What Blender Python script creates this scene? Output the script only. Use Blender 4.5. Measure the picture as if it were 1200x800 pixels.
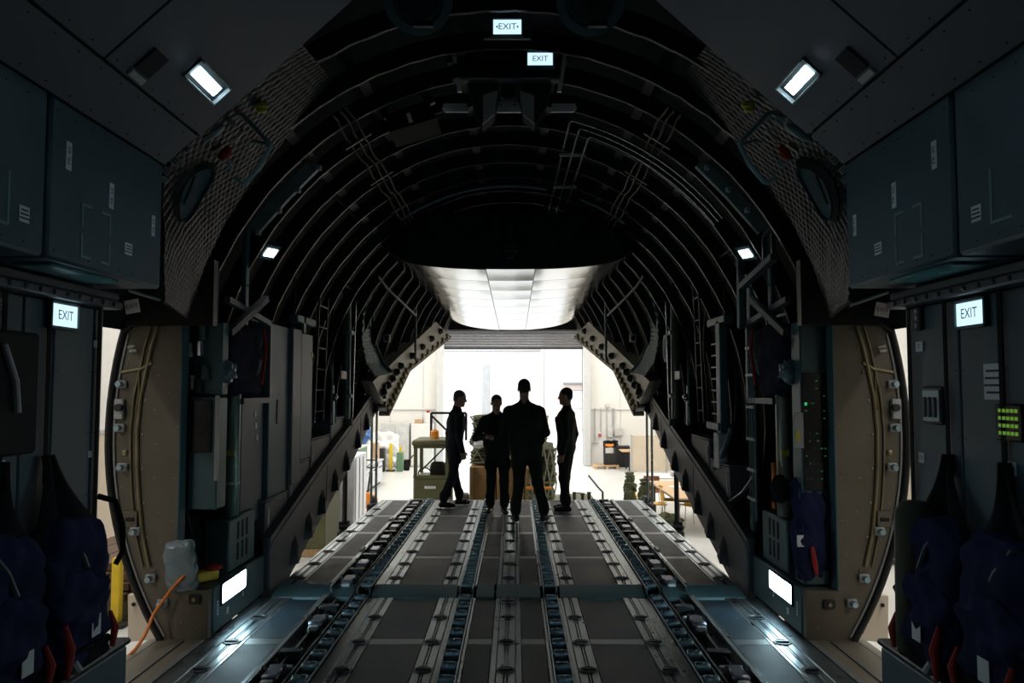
import bpy, bmesh, math, random
import numpy as np
from mathutils import Vector, Matrix

random.seed(7)
for o in list(bpy.data.objects):
    bpy.data.objects.remove(o)
SC = bpy.context.scene
COL = SC.collection
PI = math.pi

# ------------------------------------------------------------------ camera (x right, y aft along the hold, z up, cargo floor at z = 0)
FPX = 945.0
cam_d = bpy.data.cameras.new('camera')
cam_d.sensor_width = 36.0
cam_d.lens = FPX / 1200.0 * 36.0
cam_d.clip_start = 0.05
cam_d.clip_end = 400
cam = bpy.data.objects.new('camera', cam_d)
COL.objects.link(cam)
CAM = Vector((0.06, 0.0, 1.72))
cam.location = CAM
cam.rotation_euler = (PI / 2 + math.atan(55 / FPX), 0, math.atan(4 / FPX))
SC.camera = cam
CROT = cam.rotation_euler.to_matrix()

# ------------------------------------------------------------------ view
SC.view_settings.view_transform = 'Standard'
SC.view_settings.look = 'None'
SC.view_settings.exposure = 0.0
SC.view_settings.gamma = 1.0
SC.view_settings.use_curve_mapping = False

# ------------------------------------------------------------------ sky: even bright overcast
W = bpy.data.worlds.new('overcast_sky')
SC.world = W
W.use_nodes = True
bgn = W.node_tree.nodes['Background']
bgn.inputs[0].default_value = (0.93, 0.97, 1.0, 1)
bgn.inputs[1].default_value = 3.2

HANGAR_LAMP_W = 145.0      # each hangar roof lamp
BAY_LAMP = 24.0            # radiance of the cargo bay lamp lenses
GROUND = -1.3

# ------------------------------------------------------------------ helpers
def ray(px, py):
    return CROT @ Vector(((px - 600.0) / FPX, (400.0 - py) / FPX, -1.0))
def at(px, py, Y):
    d = ray(px, py); return CAM + d * (Y / d.y)
def atx(px, py, X):
    d = ray(px, py); return CAM + d * ((X - CAM.x) / d.x)
def atz(px, py, Z):
    d = ray(px, py); return CAM + d * ((Z - CAM.z) / d.z)

class MB:
    """collects shapes in world coordinates (or local ones when local=True at build)"""
    def __init__(s):
        s.v = []; s.f = []; s.m = []
    def add(s, vs, fs, mi=0):
        n = len(s.v)
        s.v += [tuple(v) for v in vs]
        s.f += [tuple(i + n for i in f) for f in fs]
        s.m += [mi] * len(fs)
        return s
    def box(s, x0, x1, y0, y1, z0, z1, mi=0):
        x0, x1 = sorted((x0, x1)); y0, y1 = sorted((y0, y1)); z0, z1 = sorted((z0, z1))
        vs = [(x0, y0, z0), (x1, y0, z0), (x1, y1, z0), (x0, y1, z0), (x0, y0, z1), (x1, y0, z1), (x1, y1, z1), (x0, y1, z1)]
        return s.add(vs, [(3, 2, 1, 0), (4, 5, 6, 7), (0, 1, 5, 4), (1, 2, 6, 5), (2, 3, 7, 6), (3, 0, 4, 7)], mi)
    def cbox(s, x0, x1, y0, y1, z0, z1, b=0.01, mi=0, M=None):
        x0, x1 = sorted((x0, x1)); y0, y1 = sorted((y0, y1)); z0, z1 = sorted((z0, z1))
        b = min(b, (x1 - x0) * .45, (y1 - y0) * .45, (z1 - z0) * .45)
        bm = bmesh.new()
        bmesh.ops.create_cube(bm, size=1)
        for v in bm.verts:
            v.co = ((x0 + x1) / 2 + v.co.x * (x1 - x0), (y0 + y1) / 2 + v.co.y * (y1 - y0), (z0 + z1) / 2 + v.co.z * (z1 - z0))
        bmesh.ops.bevel(bm, geom=bm.edges[:], offset=b, segments=1, affect='EDGES')
        bm.verts.index_update()
        vs = [v.co.copy() for v in bm.verts]
        if M: vs = [M @ v for v in vs]
        s.add(vs, [tuple(v.index for v in f.verts) for f in bm.faces], mi)
        bm.free()
        return s
    def bar(s, p, q, w, h, up=(0, 0, 1), mi=0):
        p = Vector(p); q = Vector(q); d = (q - p).normalized(); up = Vector(up)
        a = d.cross(up)
        if a.length < 1e-4: a = d.cross(Vector((1, 0, 0)))
        a.normalize(); u = a.cross(d)
        c = [(-1, -1), (1, -1), (1, 1), (-1, 1)]
        vs = [p + a * (w / 2 * i) + u * (h / 2 * j) for i, j in c] + [q + a * (w / 2 * i) + u * (h / 2 * j) for i, j in c]
        return s.add(vs, [(0, 1, 2, 3), (7, 6, 5, 4), (0, 4, 5, 1), (1, 5, 6, 2), (2, 6, 7, 3), (3, 7, 4, 0)], mi)
    def tube(s, pts, r, n=8, mi=0, closed=False, flat=1.0):
        pts = [Vector(p) for p in pts]; N = len(pts)
        rr = r if isinstance(r, (list, tuple)) else [r] * N
        vs = []; fs = []; prev = None
        for i, p in enumerate(pts):
            if closed: t = pts[(i + 1) % N] - pts[i - 1]
            elif i == 0: t = pts[1] - p
            elif i == N - 1: t = p - pts[-2]
            else: t = (pts[i + 1] - p).normalized() + (p - pts[i - 1]).normalized()
            t.normalize()
            if prev is None:
                a = t.cross(Vector((0, 0, 1)))
                if a.length < .05: a = t.cross(Vector((1, 0, 0)))
            else:
                a = prev - t * prev.dot(t)
            a.normalize(); prev = a; b = t.cross(a)
            for k in range(n):
                ang = 2 * PI * k / n
                vs.append(p + (a * math.cos(ang) + b * math.sin(ang) * flat) * rr[i])
        M = N if closed else N - 1
        for i in range(M):
            j = (i + 1) % N
            for k in range(n):
                fs.append((i * n + k, i * n + (k + 1) % n, j * n + (k + 1) % n, j * n + k))
        if not closed:
            fs.append(tuple(range(n - 1, -1, -1))); fs.append(tuple((N - 1) * n + k for k in range(n)))
        return s.add(vs, fs, mi)
    def prism(s, poly, axis, a0, a1, mi=0):
        """poly: list of 2-d points; axis 'x' -> (y,z), 'y' -> (x,z), 'z' -> (x,y)"""
        def mk(p, a):
            return {'x': (a, p[0], p[1]), 'y': (p[0], a, p[1]), 'z': (p[0], p[1], a)}[axis]
        n = len(poly)
        vs = [mk(p, a0) for p in poly] + [mk(p, a1) for p in poly]
        fs = [tuple(range(n)), tuple(range(2 * n - 1, n - 1, -1))] + [(i, (i + 1) % n, n + (i + 1) % n, n + i) for i in range(n)]
        return s.add(vs, fs, mi)
    def lathe(s, prof, n=16, M=None, mi=0, cap=True):
        """prof: (r, h) pairs, turned about local z, then moved by matrix M"""
        M = M or Matrix(); vs = []; fs = []
        for r, h in prof:
            for k in range(n):
                a = 2 * PI * k / n
                vs.append(M @ Vector((r * math.cos(a), r * math.sin(a), h)))
        m = len(prof)
        for i in range(m - 1):
            for k in range(n):
                fs.append((i * n + k, i * n + (k + 1) % n, (i + 1) * n + (k + 1) % n, (i + 1) * n + k))
        if cap:
            fs.append(tuple(range(n - 1, -1, -1))); fs.append(tuple((m - 1) * n + k for k in range(n)))
        return s.add(vs, fs, mi)
    def ball(s, c, r, n=10, m=7, mi=0):
        c = Vector(c); r = Vector(r) if not isinstance(r, (int, float)) else Vector((r, r, r))
        vs = [c + Vector((0, 0, -r.z))]; fs = []
        for i in range(1, m):
            ph = -PI / 2 + PI * i / m
            for k in range(n):
                a = 2 * PI * k / n
                vs.append(c + Vector((r.x * math.cos(ph) * math.cos(a), r.y * math.cos(ph) * math.sin(a), r.z * math.sin(ph))))
        vs.append(c + Vector((0, 0, r.z))); L = len(vs) - 1
        for k in range(n):
            fs.append((0, 1 + (k + 1) % n, 1 + k)); fs.append((L, 1 + (m - 2) * n + k, 1 + (m - 2) * n + (k + 1) % n))
        for i in range(m - 2):
            for k in range(n):
                fs.append((1 + i * n + k, 1 + i * n + (k + 1) % n, 1 + (i + 1) * n + (k + 1) % n, 1 + (i + 1) * n + k))
        return s.add(vs, fs, mi)
    def sheet(s, fn, nu, nv, th, mi=0):
        """surface fn(u, v) -> Vector, given a thickness th along its normal"""
        P = [[Vector(fn(i / nu, j / nv)) for j in range(nv + 1)] for i in range(nu + 1)]
        N = [[None] * (nv + 1) for _ in range(nu + 1)]
        for i in range(nu + 1):
            for j in range(nv + 1):
                a = P[min(i + 1, nu)][j] - P[max(i - 1, 0)][j]; b = P[i][min(j + 1, nv)] - P[i][max(j - 1, 0)]
                n = a.cross(b)
                N[i][j] = n.normalized() if n.length > 1e-9 else Vector((0, 0, 1))
        w = nv + 1
        vs = [P[i][j] for i in range(nu + 1) for j in range(w)] + [P[i][j] - N[i][j] * th for i in range(nu + 1) for j in range(w)]
        K = (nu + 1) * w; fs = []
        for i in range(nu):
            for j in range(nv):
                a, b, c, d = i * w + j, (i + 1) * w + j, (i + 1) * w + j + 1, i * w + j + 1
                fs.append((a, b, c, d)); fs.append((K + d, K + c, K + b, K + a))
        for i in range(nu):
            fs.append((i * w, K + i * w, K + (i + 1) * w, (i + 1) * w)); fs.append((i * w + nv, (i + 1) * w + nv, K + (i + 1) * w + nv, K + i * w + nv))
        for j in range(nv):
            fs.append((j, j + 1, K + j + 1, K + j)); e = nu * w
            fs.append((e + j, K + e + j, K + e + j + 1, e + j + 1))
        return s.add(vs, fs, mi)
    def text(s, string, size, org, right, up, mi=0, lift=0.002, align='CENTER'):
        vs, fs = text_mesh(string)
        right = Vector(right).normalized(); up = Vector(up).normalized(); nrm = right.cross(up); org = Vector(org) + nrm * lift
        return s.add([org + right * (v[0] * size) + up * (v[1] * size) for v in vs], fs, mi)
    def build(s, name, mats, parent=None, smooth=True, local=False, recalc=True):
        if not isinstance(mats, (list, tuple)): mats = [mats]
        off = Vector((0, 0, 0))
        if not local:
            if parent is not None:
                p = parent
                while p is not None:
                    off += p.location; p = p.parent
            else:
                xs = [v[0] for v in s.v]; ys = [v[1] for v in s.v]; zs = [v[2] for v in s.v]
                off = Vector(((min(xs) + max(xs)) / 2, (min(ys) + max(ys)) / 2, min(zs)))
        me = bpy.data.meshes.new(name)
        me.from_pydata([(v[0] - off.x, v[1] - off.y, v[2] - off.z) for v in s.v], [], s.f)
        for m in mats: me.materials.append(m)
        if len(mats) > 1: me.polygons.foreach_set('material_index', s.m)
        if recalc:
            bm = bmesh.new(); bm.from_mesh(me); bmesh.ops.recalc_face_normals(bm, faces=bm.faces[:]); bm.to_mesh(me); bm.free()
        if smooth:
            me.shade_smooth(); me.set_sharp_from_angle(angle=0.62)
        o = bpy.data.objects.new(name, me)
        COL.objects.link(o)
        if parent is not None: o.parent = parent
        elif not local: o.location = off
        return o

_txt = {}
def text_mesh(string):
    if string not in _txt:
        c = bpy.data.curves.new('t', 'FONT'); c.body = string; c.size = 1.0; c.align_x = 'CENTER'; c.align_y = 'CENTER'; c.resolution_u = 2
        o = bpy.data.objects.new('t', c); COL.objects.link(o)
        dg = bpy.context.evaluated_depsgraph_get(); dg.update()
        me = bpy.data.meshes.new_from_object(o.evaluated_get(dg))
        _txt[string] = ([tuple(v.co) for v in me.vertices], [tuple(p.vertices) for p in me.polygons])
        bpy.data.objects.remove(o); bpy.data.curves.remove(c); bpy.data.meshes.remove(me)
    return _txt[string]

def tag(o, label=None, cat=None, group=None, kind=None):
    if label: o['label'] = label
    if cat: o['category'] = cat
    if group: o['group'] = group
    if kind: o['kind'] = kind
    return o
def thing(name, label, cat, loc=(0, 0, 0), rz=0.0, group=None):
    o = bpy.data.objects.new(name, None); COL.objects.link(o)
    o.location = loc; o.rotation_euler = (0, 0, rz); o.empty_display_size = .1
    return tag(o, label, cat, group)
def struct(name, mb, mats, label=None, **k):
    o = mb.build(name, mats, **k); o['kind'] = 'structure'
    if label: o['label'] = label
    return o
def piece(proto, parent, world):
    """another copy of a small part, sharing mesh data"""
    c = proto.copy(); COL.objects.link(c); c.parent = parent
    off = Vector((0, 0, 0)); p = parent
    while p is not None: off += p.location; p = p.parent
    c.location = Vector(world) - off
    return c
def dup(root, loc, rz, label, group=None):
    def cp(o, par):
        c = o.copy(); COL.objects.link(c); c.parent = par
        for ch in o.children: cp(ch, c)
        return c
    r = cp(root, None); r.location = loc; r.rotation_euler = (0, 0, rz); r['label'] = label
    if group: r['group'] = group
    return r

# ------------------------------------------------------------------ materials
MT = {}
def mat(name, rgb, rough=.6, metal=0.0, var=.12, vscale=6.0, bump=0.0, bscale=60.0, spec=.5, rvar=.1, stretch=None, wear=None):
    m = bpy.data.materials.new(name); m.use_nodes = True
    nt = m.node_tree; b = nt.nodes['Principled BSDF']
    tc = nt.nodes.new('ShaderNodeTexCoord'); mp = nt.nodes.new('ShaderNodeMapping')
    nt.links.new(tc.outputs['Object'], mp.inputs['Vector'])
    if stretch: mp.inputs['Scale'].default_value = stretch
    nz = nt.nodes.new('ShaderNodeTexNoise'); nz.inputs['Scale'].default_value = vscale; nz.inputs['Detail'].default_value = 5
    nt.links.new(mp.outputs[0], nz.inputs['Vector'])
    cr = nt.nodes.new('ShaderNodeValToRGB')
    cr.color_ramp.elements[0].position = .3; cr.color_ramp.elements[1].position = .7
    cr.color_ramp.elements[0].color = tuple(c * (1 - var) for c in rgb) + (1,)
    cr.color_ramp.elements[1].color = tuple(min(1, c * (1 + var)) for c in rgb) + (1,)
    nt.links.new(nz.outputs[0], cr.inputs[0])
    colour = cr.outputs[0]
    if wear:
        n2 = nt.nodes.new('ShaderNodeTexNoise'); n2.inputs['Scale'].default_value = wear[1]; n2.inputs['Detail'].default_value = 8
        n2.inputs['Roughness'].default_value = .7
        nt.links.new(mp.outputs[0], n2.inputs['Vector'])
        r2 = nt.nodes.new('ShaderNodeValToRGB'); r2.color_ramp.elements[0].position = wear[2]; r2.color_ramp.elements[1].position = wear[2] + .08
        nt.links.new(n2.outputs[0], r2.inputs[0])
        mx = nt.nodes.new('ShaderNodeMix'); mx.data_type = 'RGBA'
        nt.links.new(r2.outputs[0], mx.inputs[0]); nt.links.new(colour, mx.inputs[6]); mx.inputs[7].default_value = tuple(wear[0]) + (1,)
        colour = mx.outputs[2]
    nt.links.new(colour, b.inputs['Base Color'])
    b.inputs['Metallic'].default_value = metal
    b.inputs['Specular IOR Level'].default_value = spec
    if rvar:
        mr = nt.nodes.new('ShaderNodeMapRange')
        mr.inputs[3].default_value = max(.03, rough - rvar); mr.inputs[4].default_value = min(1, rough + rvar)
        nt.links.new(nz.outputs[0], mr.inputs[0]); nt.links.new(mr.outputs[0], b.inputs['Roughness'])
    else:
        b.inputs['Roughness'].default_value = rough
    if bump:
        bz = nt.nodes.new('ShaderNodeTexNoise'); bz.inputs['Scale'].default_value = bscale; bz.inputs['Detail'].default_value = 4
        nt.links.new(mp.outputs[0], bz.inputs['Vector'])
        bp = nt.nodes.new('ShaderNodeBump'); bp.inputs['Strength'].default_value = bump; bp.inputs['Distance'].default_value = .01
        nt.links.new(bz.outputs[0], bp.inputs['Height']); nt.links.new(bp.outputs[0], b.inputs['Normal'])
    MT[name] = m
    return m
def emis(name, rgb, strength):
    m = bpy.data.materials.new(name); m.use_nodes = True; nt = m.node_tree
    b = nt.nodes['Principled BSDF']; b.inputs['Base Color'].default_value = tuple(rgb) + (1,)
    b.inputs['Emission Color'].default_value = tuple(rgb) + (1,); b.inputs['Emission Strength'].default_value = strength
    MT[name] = m
    return m

wall_grey = mat('wall_grey', (.075, .125, .155), .5, var=.08, bump=.05)
ceil_grey = mat('ceil_grey', (.09, .1, .125), .6, var=.07, bump=.04)
gap_black = mat('gap_black', (.01, .01, .012), .8)
black_liner = mat('black_liner', (.012, .014, .015), .75, bump=.25, bscale=25, spec=.25)
rib_metal = mat('rib_metal', (.04, .042, .042), .45, .7, var=.4, vscale=14, bump=.5, bscale=45)
dark_metal = mat('dark_metal', (.035, .04, .045), .45, .6, var=.2)
teal_metal = mat('teal_metal', (.07, .125, .14), .45, .25, var=.15)
teal_paint = mat('teal_paint', (.05, .108, .126), .5, .1, var=.12)
grey_paint = mat('grey_paint', (.105, .12, .14), .5, .1, var=.1)
light_grey = mat('light_grey', (.42, .43, .44), .5, .1, var=.1)
beam_grey = mat('beam_grey', (.075, .078, .092), .5, .2, var=.1, bump=.06)
jamb_tan = mat('jamb_tan', (.135, .118, .088), .55, .15, var=.1, bump=.06, bscale=30)
arm_tan = mat('arm_tan', (.3, .28, .24), .5, .2, var=.1)
brass = mat('brass', (.3, .25, .14), .4, .6, var=.15)
quilt_mat = mat('quilt', (.017, .018, .019), .4, spec=.2, var=.35, vscale=45, bump=.3, bscale=160)
quilt_teal = mat('quilt_teal', (.075, .13, .14), .42, .2, var=.25, vscale=30)
pane_teal = mat('pane_teal', (.02, .065, .085), .7, spec=.15)
tube_pale = mat('tube_pale', (.19, .29, .3), .4)
plate_pale = mat('plate_pale', (.78, .78, .82), .5)
rail_metal = mat('rail_metal', (.17, .215, .235), .3, .85, var=.22, vscale=9, bump=.06, bscale=120, wear=((.09, .105, .11), 14, .58), stretch=(1, .35, 1))
seam_metal = mat('seam_metal', (.18, .2, .2), .45, .6, var=.15)
deck_dark = mat('deck_dark', (.016, .026, .035), .5, .0, var=.35, vscale=3.5, bump=.25, bscale=420, wear=((.034, .044, .052), 5, .6), spec=.13, rvar=.14)
slab_dark = mat('slab_dark', (.03, .032, .035), .6, .3)
roller_blue = mat('roller_blue', (.32, .46, .54), .28, .85, var=.2)
lock_blue = mat('lock_blue', (.2, .21, .27), .35, .75, var=.2)
pan_black = mat('pan_black', (.014, .014, .016), .4, .5)
chrome = mat('chrome', (.62, .65, .68), .2, .95, var=.05)
white_label = mat('white_label', (.82, .86, .88), .55, var=.05)
ink = mat('ink', (.02, .02, .025), .6, var=0, rvar=0)
red_ink = mat('red_ink', (.5, .03, .04), .6, var=.05)
navy = mat('navy_fabric', (.022, .027, .085), .85, var=.25, bump=.5, bscale=250, spec=.2)
navy_dark = mat('navy_dark_fabric', (.013, .013, .03), .9, var=.2, bump=.5, bscale=250, spec=.2)
strap_black = mat('strap_black', (.01, .01, .013), .85, bump=.4, bscale=300, spec=.2)
red_strap = mat('red_strap', (.4, .025, .02), .7, var=.15, bump=.3, bscale=200)
orange_cord = mat('orange_cord', (.75, .2, .02), .5)
yellow_paint = mat('yellow_paint', (.75, .52, .02), .5, var=.1)
yellow_tag = mat('yellow_tag', (.62, .56, .06), .5, var=.15)
tube_green = mat('tube_green', (.13, .2, .17), .35, .4, var=.1)
tube_grey = mat('tube_grey', (.22, .22, .19), .35, .5, var=.1)
olive = mat('olive', (.1, .1, .042), .6, var=.15)
olive_dark = mat('olive_dark', (.05, .055, .028), .65, var=.2)
camo = mat('camo', (.07, .085, .04), .9, var=.2, vscale=5, bump=.8, bscale=40, wear=((.2, .17, .1), 9, .55))
camo_net = mat('camo_net', (.095, .1, .055), .95, var=.55, vscale=16, bump=1.0, bscale=30, spec=.2)
plywood = mat('plywood', (.42, .24, .1), .6, var=.18, vscale=5, stretch=(1, 1, 6))
wood_pale = mat('wood_pale', (.55, .36, .19), .6, var=.15, vscale=4, stretch=(6, 1, 1))
wood_brown = mat('wood_brown', (.1, .055, .032), .65, var=.3, vscale=7, stretch=(1, 6, 6))
rubber = mat('rubber', (.012, .012, .013), .55)
hangar_wall = mat('hangar_wall', (.83, .82, .785), .7, var=.02, vscale=2)
hangar_floor = mat('hangar_floor', (.68, .68, .66), .32, var=.06, vscale=1.5, rvar=.08)
white_paint = mat('white_paint', (.78, .78, .76), .5, var=.03)
column_white = mat('column_white', (.62, .63, .63), .55, var=.03)
shutter_grey = mat('shutter_grey', (.2, .2, .21), .5, .4, var=.08)
silver = mat('silver', (.62, .64, .68), .35, .6, var=.08)
cream = mat('cream', (.62, .53, .41), .6, var=.03)
cyl_white = mat('bag_white', (.8, .82, .84), .5, var=.05)
plastic_film = mat('plastic_film', (.16, .22, .25), .25, var=.15)
blue_cloth = mat('blue_cloth', (.06, .16, .4), .7, var=.2)
green_paint = mat('green_paint', (.1, .2, .11), .5)
orange_paint = mat('orange_paint', (.85, .3, .03), .5)
chair_yellow = mat('chair_yellow', (.8, .42, .03), .5)
cardboard = mat('cardboard', (.5, .33, .19), .75)
screen_dark = mat('screen_dark', (.008, .01, .016), .25)
door_alu = mat('door_alu', (.55, .56, .56), .17, .97, var=.06, vscale=5, rvar=.05, bump=.04, bscale=6, stretch=(1, .3, 1))
facade_pale = mat('facade_pale', (.78, .76, .74), .7, var=.04)
facade_pink = mat('facade_pink', (.72, .58, .52), .7, var=.06)
pane_glass = mat('pane_glass', (.62, .66, .68), .1, .2)
tarmac = mat('tarmac', (.5, .5, .49), .7, var=.06)
suit = mat('flight_suit', (.02, .028, .026), .9, var=.25, bump=.5, bscale=40, spec=.15)
suit_blue = mat('flight_suit_blue', (.02, .025, .036), .9, var=.25, bump=.5, bscale=40, spec=.15)
skin = mat('skin', (.42, .25, .18), .55, var=.08)
hair_dark = mat('hair_dark', (.018, .013, .01), .7, bump=.6, bscale=200)
hair_grey = mat('hair_grey', (.1, .09, .085), .7, bump=.6, bscale=200)
boot = mat('boot_leather', (.012, .012, .012), .4)
lamp_lens = emis('lamp_lens', (.6, .88, 1.0), BAY_LAMP)
step_lens = emis('step_lamp_lens', (.62, .9, 1.0), 42.0)
aft_lens = emis('aft_lamp_lens', (.85, .95, 1.0), 7.0)
exit_face = emis('exit_face', (.62, .86, 1.0), 1.15)
led_green = emis('led_green', (.05, .9, .25), .55)
led_dim = emis('led_dim', (.1, .5, .12), .12)
led_key = emis('led_key', (.25, .55, .06), .3)
hangar_lens = emis('hangar_lamp_lens', (1.0, .96, .9), 3.0)

# ================================================================== FUSELAGE SHELL
def itp(Y, tab):
    return float(np.interp(Y, [t[0] for t in tab], [t[1] for t in tab]))
A_OUT = [(-3, 2.79), (9.5, 2.79), (11.5, 2.5), (13, 2.15), (16, 1.8), (17.6, 1.7)]
A_IN = [(-3, 2.4), (9.0, 2.4), (11, 2.26), (13, 1.97), (16, 1.66), (17.6, 1.55)]
Z_B = [(6.75, -.2), (8.15, .21), (10.09, .74), (12.17, 1.45), (13, 1.85), (16, 2.6), (17.6, 2.9)]
W_B = [(6.75, 2.06), (11.6, 2.1), (12.2, 2.12), (13, 2.08), (16, 1.75), (17.6, 1.68)]
CZ, BO, BI = 1.4, 2.9, 2.65
def ell(a, b, z):
    if z < CZ and b == BO: b = 2.72
    return a * math.sqrt(max(0, 1 - ((z - CZ) / b) ** 2))
def arc_pts(a, b, z0, n):
    th0 = math.asin(max(-1, min(1, (z0 - CZ) / b)))
    return [(a * math.cos(th0 + (PI / 2 - th0) * i / n), CZ + b * math.sin(th0 + (PI / 2 - th0) * i / n)) for i in range(n + 1)]

# forward shell with the two paratroop doorways left open
zl = [-.25, 0.0, .3, .6, .9, 1.2, 1.5, 1.8, 2.0, 2.13, 2.4, 2.7, 3.0, 3.3, 3.6, 3.85, 4.05, 4.2, 4.27, 4.3]
mb = MB()
ys = [-3.0, 0.0, 3.9, 4.2, 5.65, 6.75]
for s in (-1, 1):
    for i in range(len(ys) - 1):
        for j in range(len(zl) - 1):
            if 4.1 < ys[i] < 5.6 and 0 <= zl[j] < 2.1: continue
            p = [(s * ell(2.79, BO, zl[k]), y, zl[k]) for y, k in ((ys[i], j), (ys[i + 1], j), (ys[i + 1], j + 1), (ys[i], j + 1))]
            q = [(x * 1.004, y, CZ + (z - CZ) * 1.004) for x, y, z in p]
            mb.add(p + q, [(0, 1, 2, 3), (7, 6, 5, 4)])
shell_f = struct('wall_fuselage', mb, black_liner, 'black lined fuselage shell around the hold', recalc=False)

# aft shell from the ramp hinge to the tail, open below
mb = MB()
ys = [6.75, 7.4, 8.15, 9, 10.09, 11, 11.6, 12.17, 13, 14, 15, 16, 17.6]
N = 16
for s in (-1, 1):
    rows = []
    for y in ys:
        zb = itp(y, Z_B); a = itp(y, A_OUT)
        rows.append([(s * itp(y, W_B), y, zb)] + [(s * x, y, z) for x, z in arc_pts(a, BO, zb + .12, N)])
    for i in range(len(ys) - 1):
        for j in range(N + 1):
            p = [rows[i][j], rows[i + 1][j], rows[i + 1][j + 1], rows[i][j + 1]]
            q = [(x * 1.02, y, z + .02) for x, y, z in p]
            mb.add(p + q, [(0, 1, 2, 3), (7, 6, 5, 4)])
a = itp(17.6, A_OUT)
pts = [(x, z) for x, z in arc_pts(a, BO, 3.0, N)]
mb.prism(pts + [(-x, z) for x, z in reversed(pts[:-1])], 'y', 17.6, 17.65)
shell = struct('ceiling', mb, black_liner, 'black lined tapering ceiling of the rear hold', recalc=False)

clip_mat = mat('clip_brown', (.05, .047, .042), .5, .3, var=.3, bump=.5, bscale=50)
# frame ribs, each its own piece
ribY = [4.3, 4.86, 5.42, 5.95, 6.5, 7.05, 7.6, 8.2, 8.8, 9.4, 10.0, 10.6, 11.2, 11.8, 12.4, 13.0, 13.6, 14.2, 14.8, 15.4, 16.0]
def rib(y, k):
    a = itp(y, A_IN); b = BI
    ao = itp(y, A_OUT) - .02
    z0 = 3.6 if y < 5.2 else 2.3 if y < 5.7 else 0.34 if y < 6.9 else max(.34, itp(y, Z_B) + .1)
    half = arc_pts(a, b, z0, 26)
    if y > 10.8: half = [p for p in half if p[1] < 3.7]
    runs = [[(x * s, z) for x, z in half] for s in (-1, 1)]
    if y <= 10.8:
        runs = [[(-x, z) for x, z in half] + [(x, z) for x, z in reversed(half[:-1])]]
    m = MB()
    for run in runs:
        vs = []; fs = []
        for x, z in run:
            L = math.hypot(x / a, (z - CZ) / b)
            nx, nz = x / a / a, (z - CZ) / b / b
            l = math.hypot(nx, nz); nx /= l; nz /= l
            wob = .003 * math.sin(x * 31 + y * 7) + .002 * math.sin(z * 47)
            dep = .13
            vs += [(x - nx * wob, y - .014, z - nz * wob), (x - nx * wob, y + .014, z - nz * wob),
                   (x + nx * .014, y + .014, z + nz * .014), (x + nx * .014, y + .006, z + nz * .014),
                   (x + nx * dep, y + .006, z + nz * dep), (x + nx * dep, y - .006, z + nz * dep),
                   (x + nx * .014, y - .006, z + nz * .014), (x + nx * .014, y - .014, z + nz * .014)]
        n = len(run)
        for i in range(n - 1):
            for q in range(8):
                fs.append((i * 8 + q, i * 8 + (q + 1) % 8, (i + 1) * 8 + (q + 1) % 8, (i + 1) * 8 + q))
        fs.append(tuple(range(8))); fs.append(tuple((n - 1) * 8 + q for q in range(8)))
        m.add(vs, fs)
    return m.build('frame_rib', rib_metal, shell)
for k, y in enumerate(ribY): rib(y, k)
# longitudinal stringers between ribs (short glinting ties and door guide rail)
for s in (-1, 1):
    pts = []
    for y in (10.3, 11, 12, 13.2):
        a = itp(y, A_IN) - .03
        z = itp(y, [(9.6, 3.22), (15.5, 2.72)])
        pts.append((s * ell(a, BI, z), y, z))
    m = MB()
    for p, q in zip(pts[:-1], pts[1:]): m.bar(p, q, .02, .03)
    m.build('door_guide_rail', beam_grey, shell)
    for z in (2.33, 2.95, 3.45):
        for y0, y1 in zip(ribY[3:10], ribY[4:11]):
            if random.random() < .6: continue
            x = s * ell(2.43, BI + .03, z)
            MB().bar((x, y0, z), (x, y1, z), .012, .02).build('stringer_tie', rib_metal, shell)

for y0, y1 in zip(ribY[2:-10], ribY[3:-9]):
    for x in (-1.55, -1.02, -.33, .33, 1.02, 1.55):
        z = CZ + (BI + .075) * math.sqrt(1 - (x / 2.475) ** 2)
        nx, nz = x / 2.475, (z - CZ) / (BI + .075)
        l = math.hypot(nx, nz); nx /= l; nz /= l
        MB().bar((x + nx * .03, y0 + .07, z + nz * .03), (x + nx * .03, y1 - .07, z + nz * .03), .075, .03, (nx, 0, nz)).build('stringer_clip', clip_mat, shell)
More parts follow.
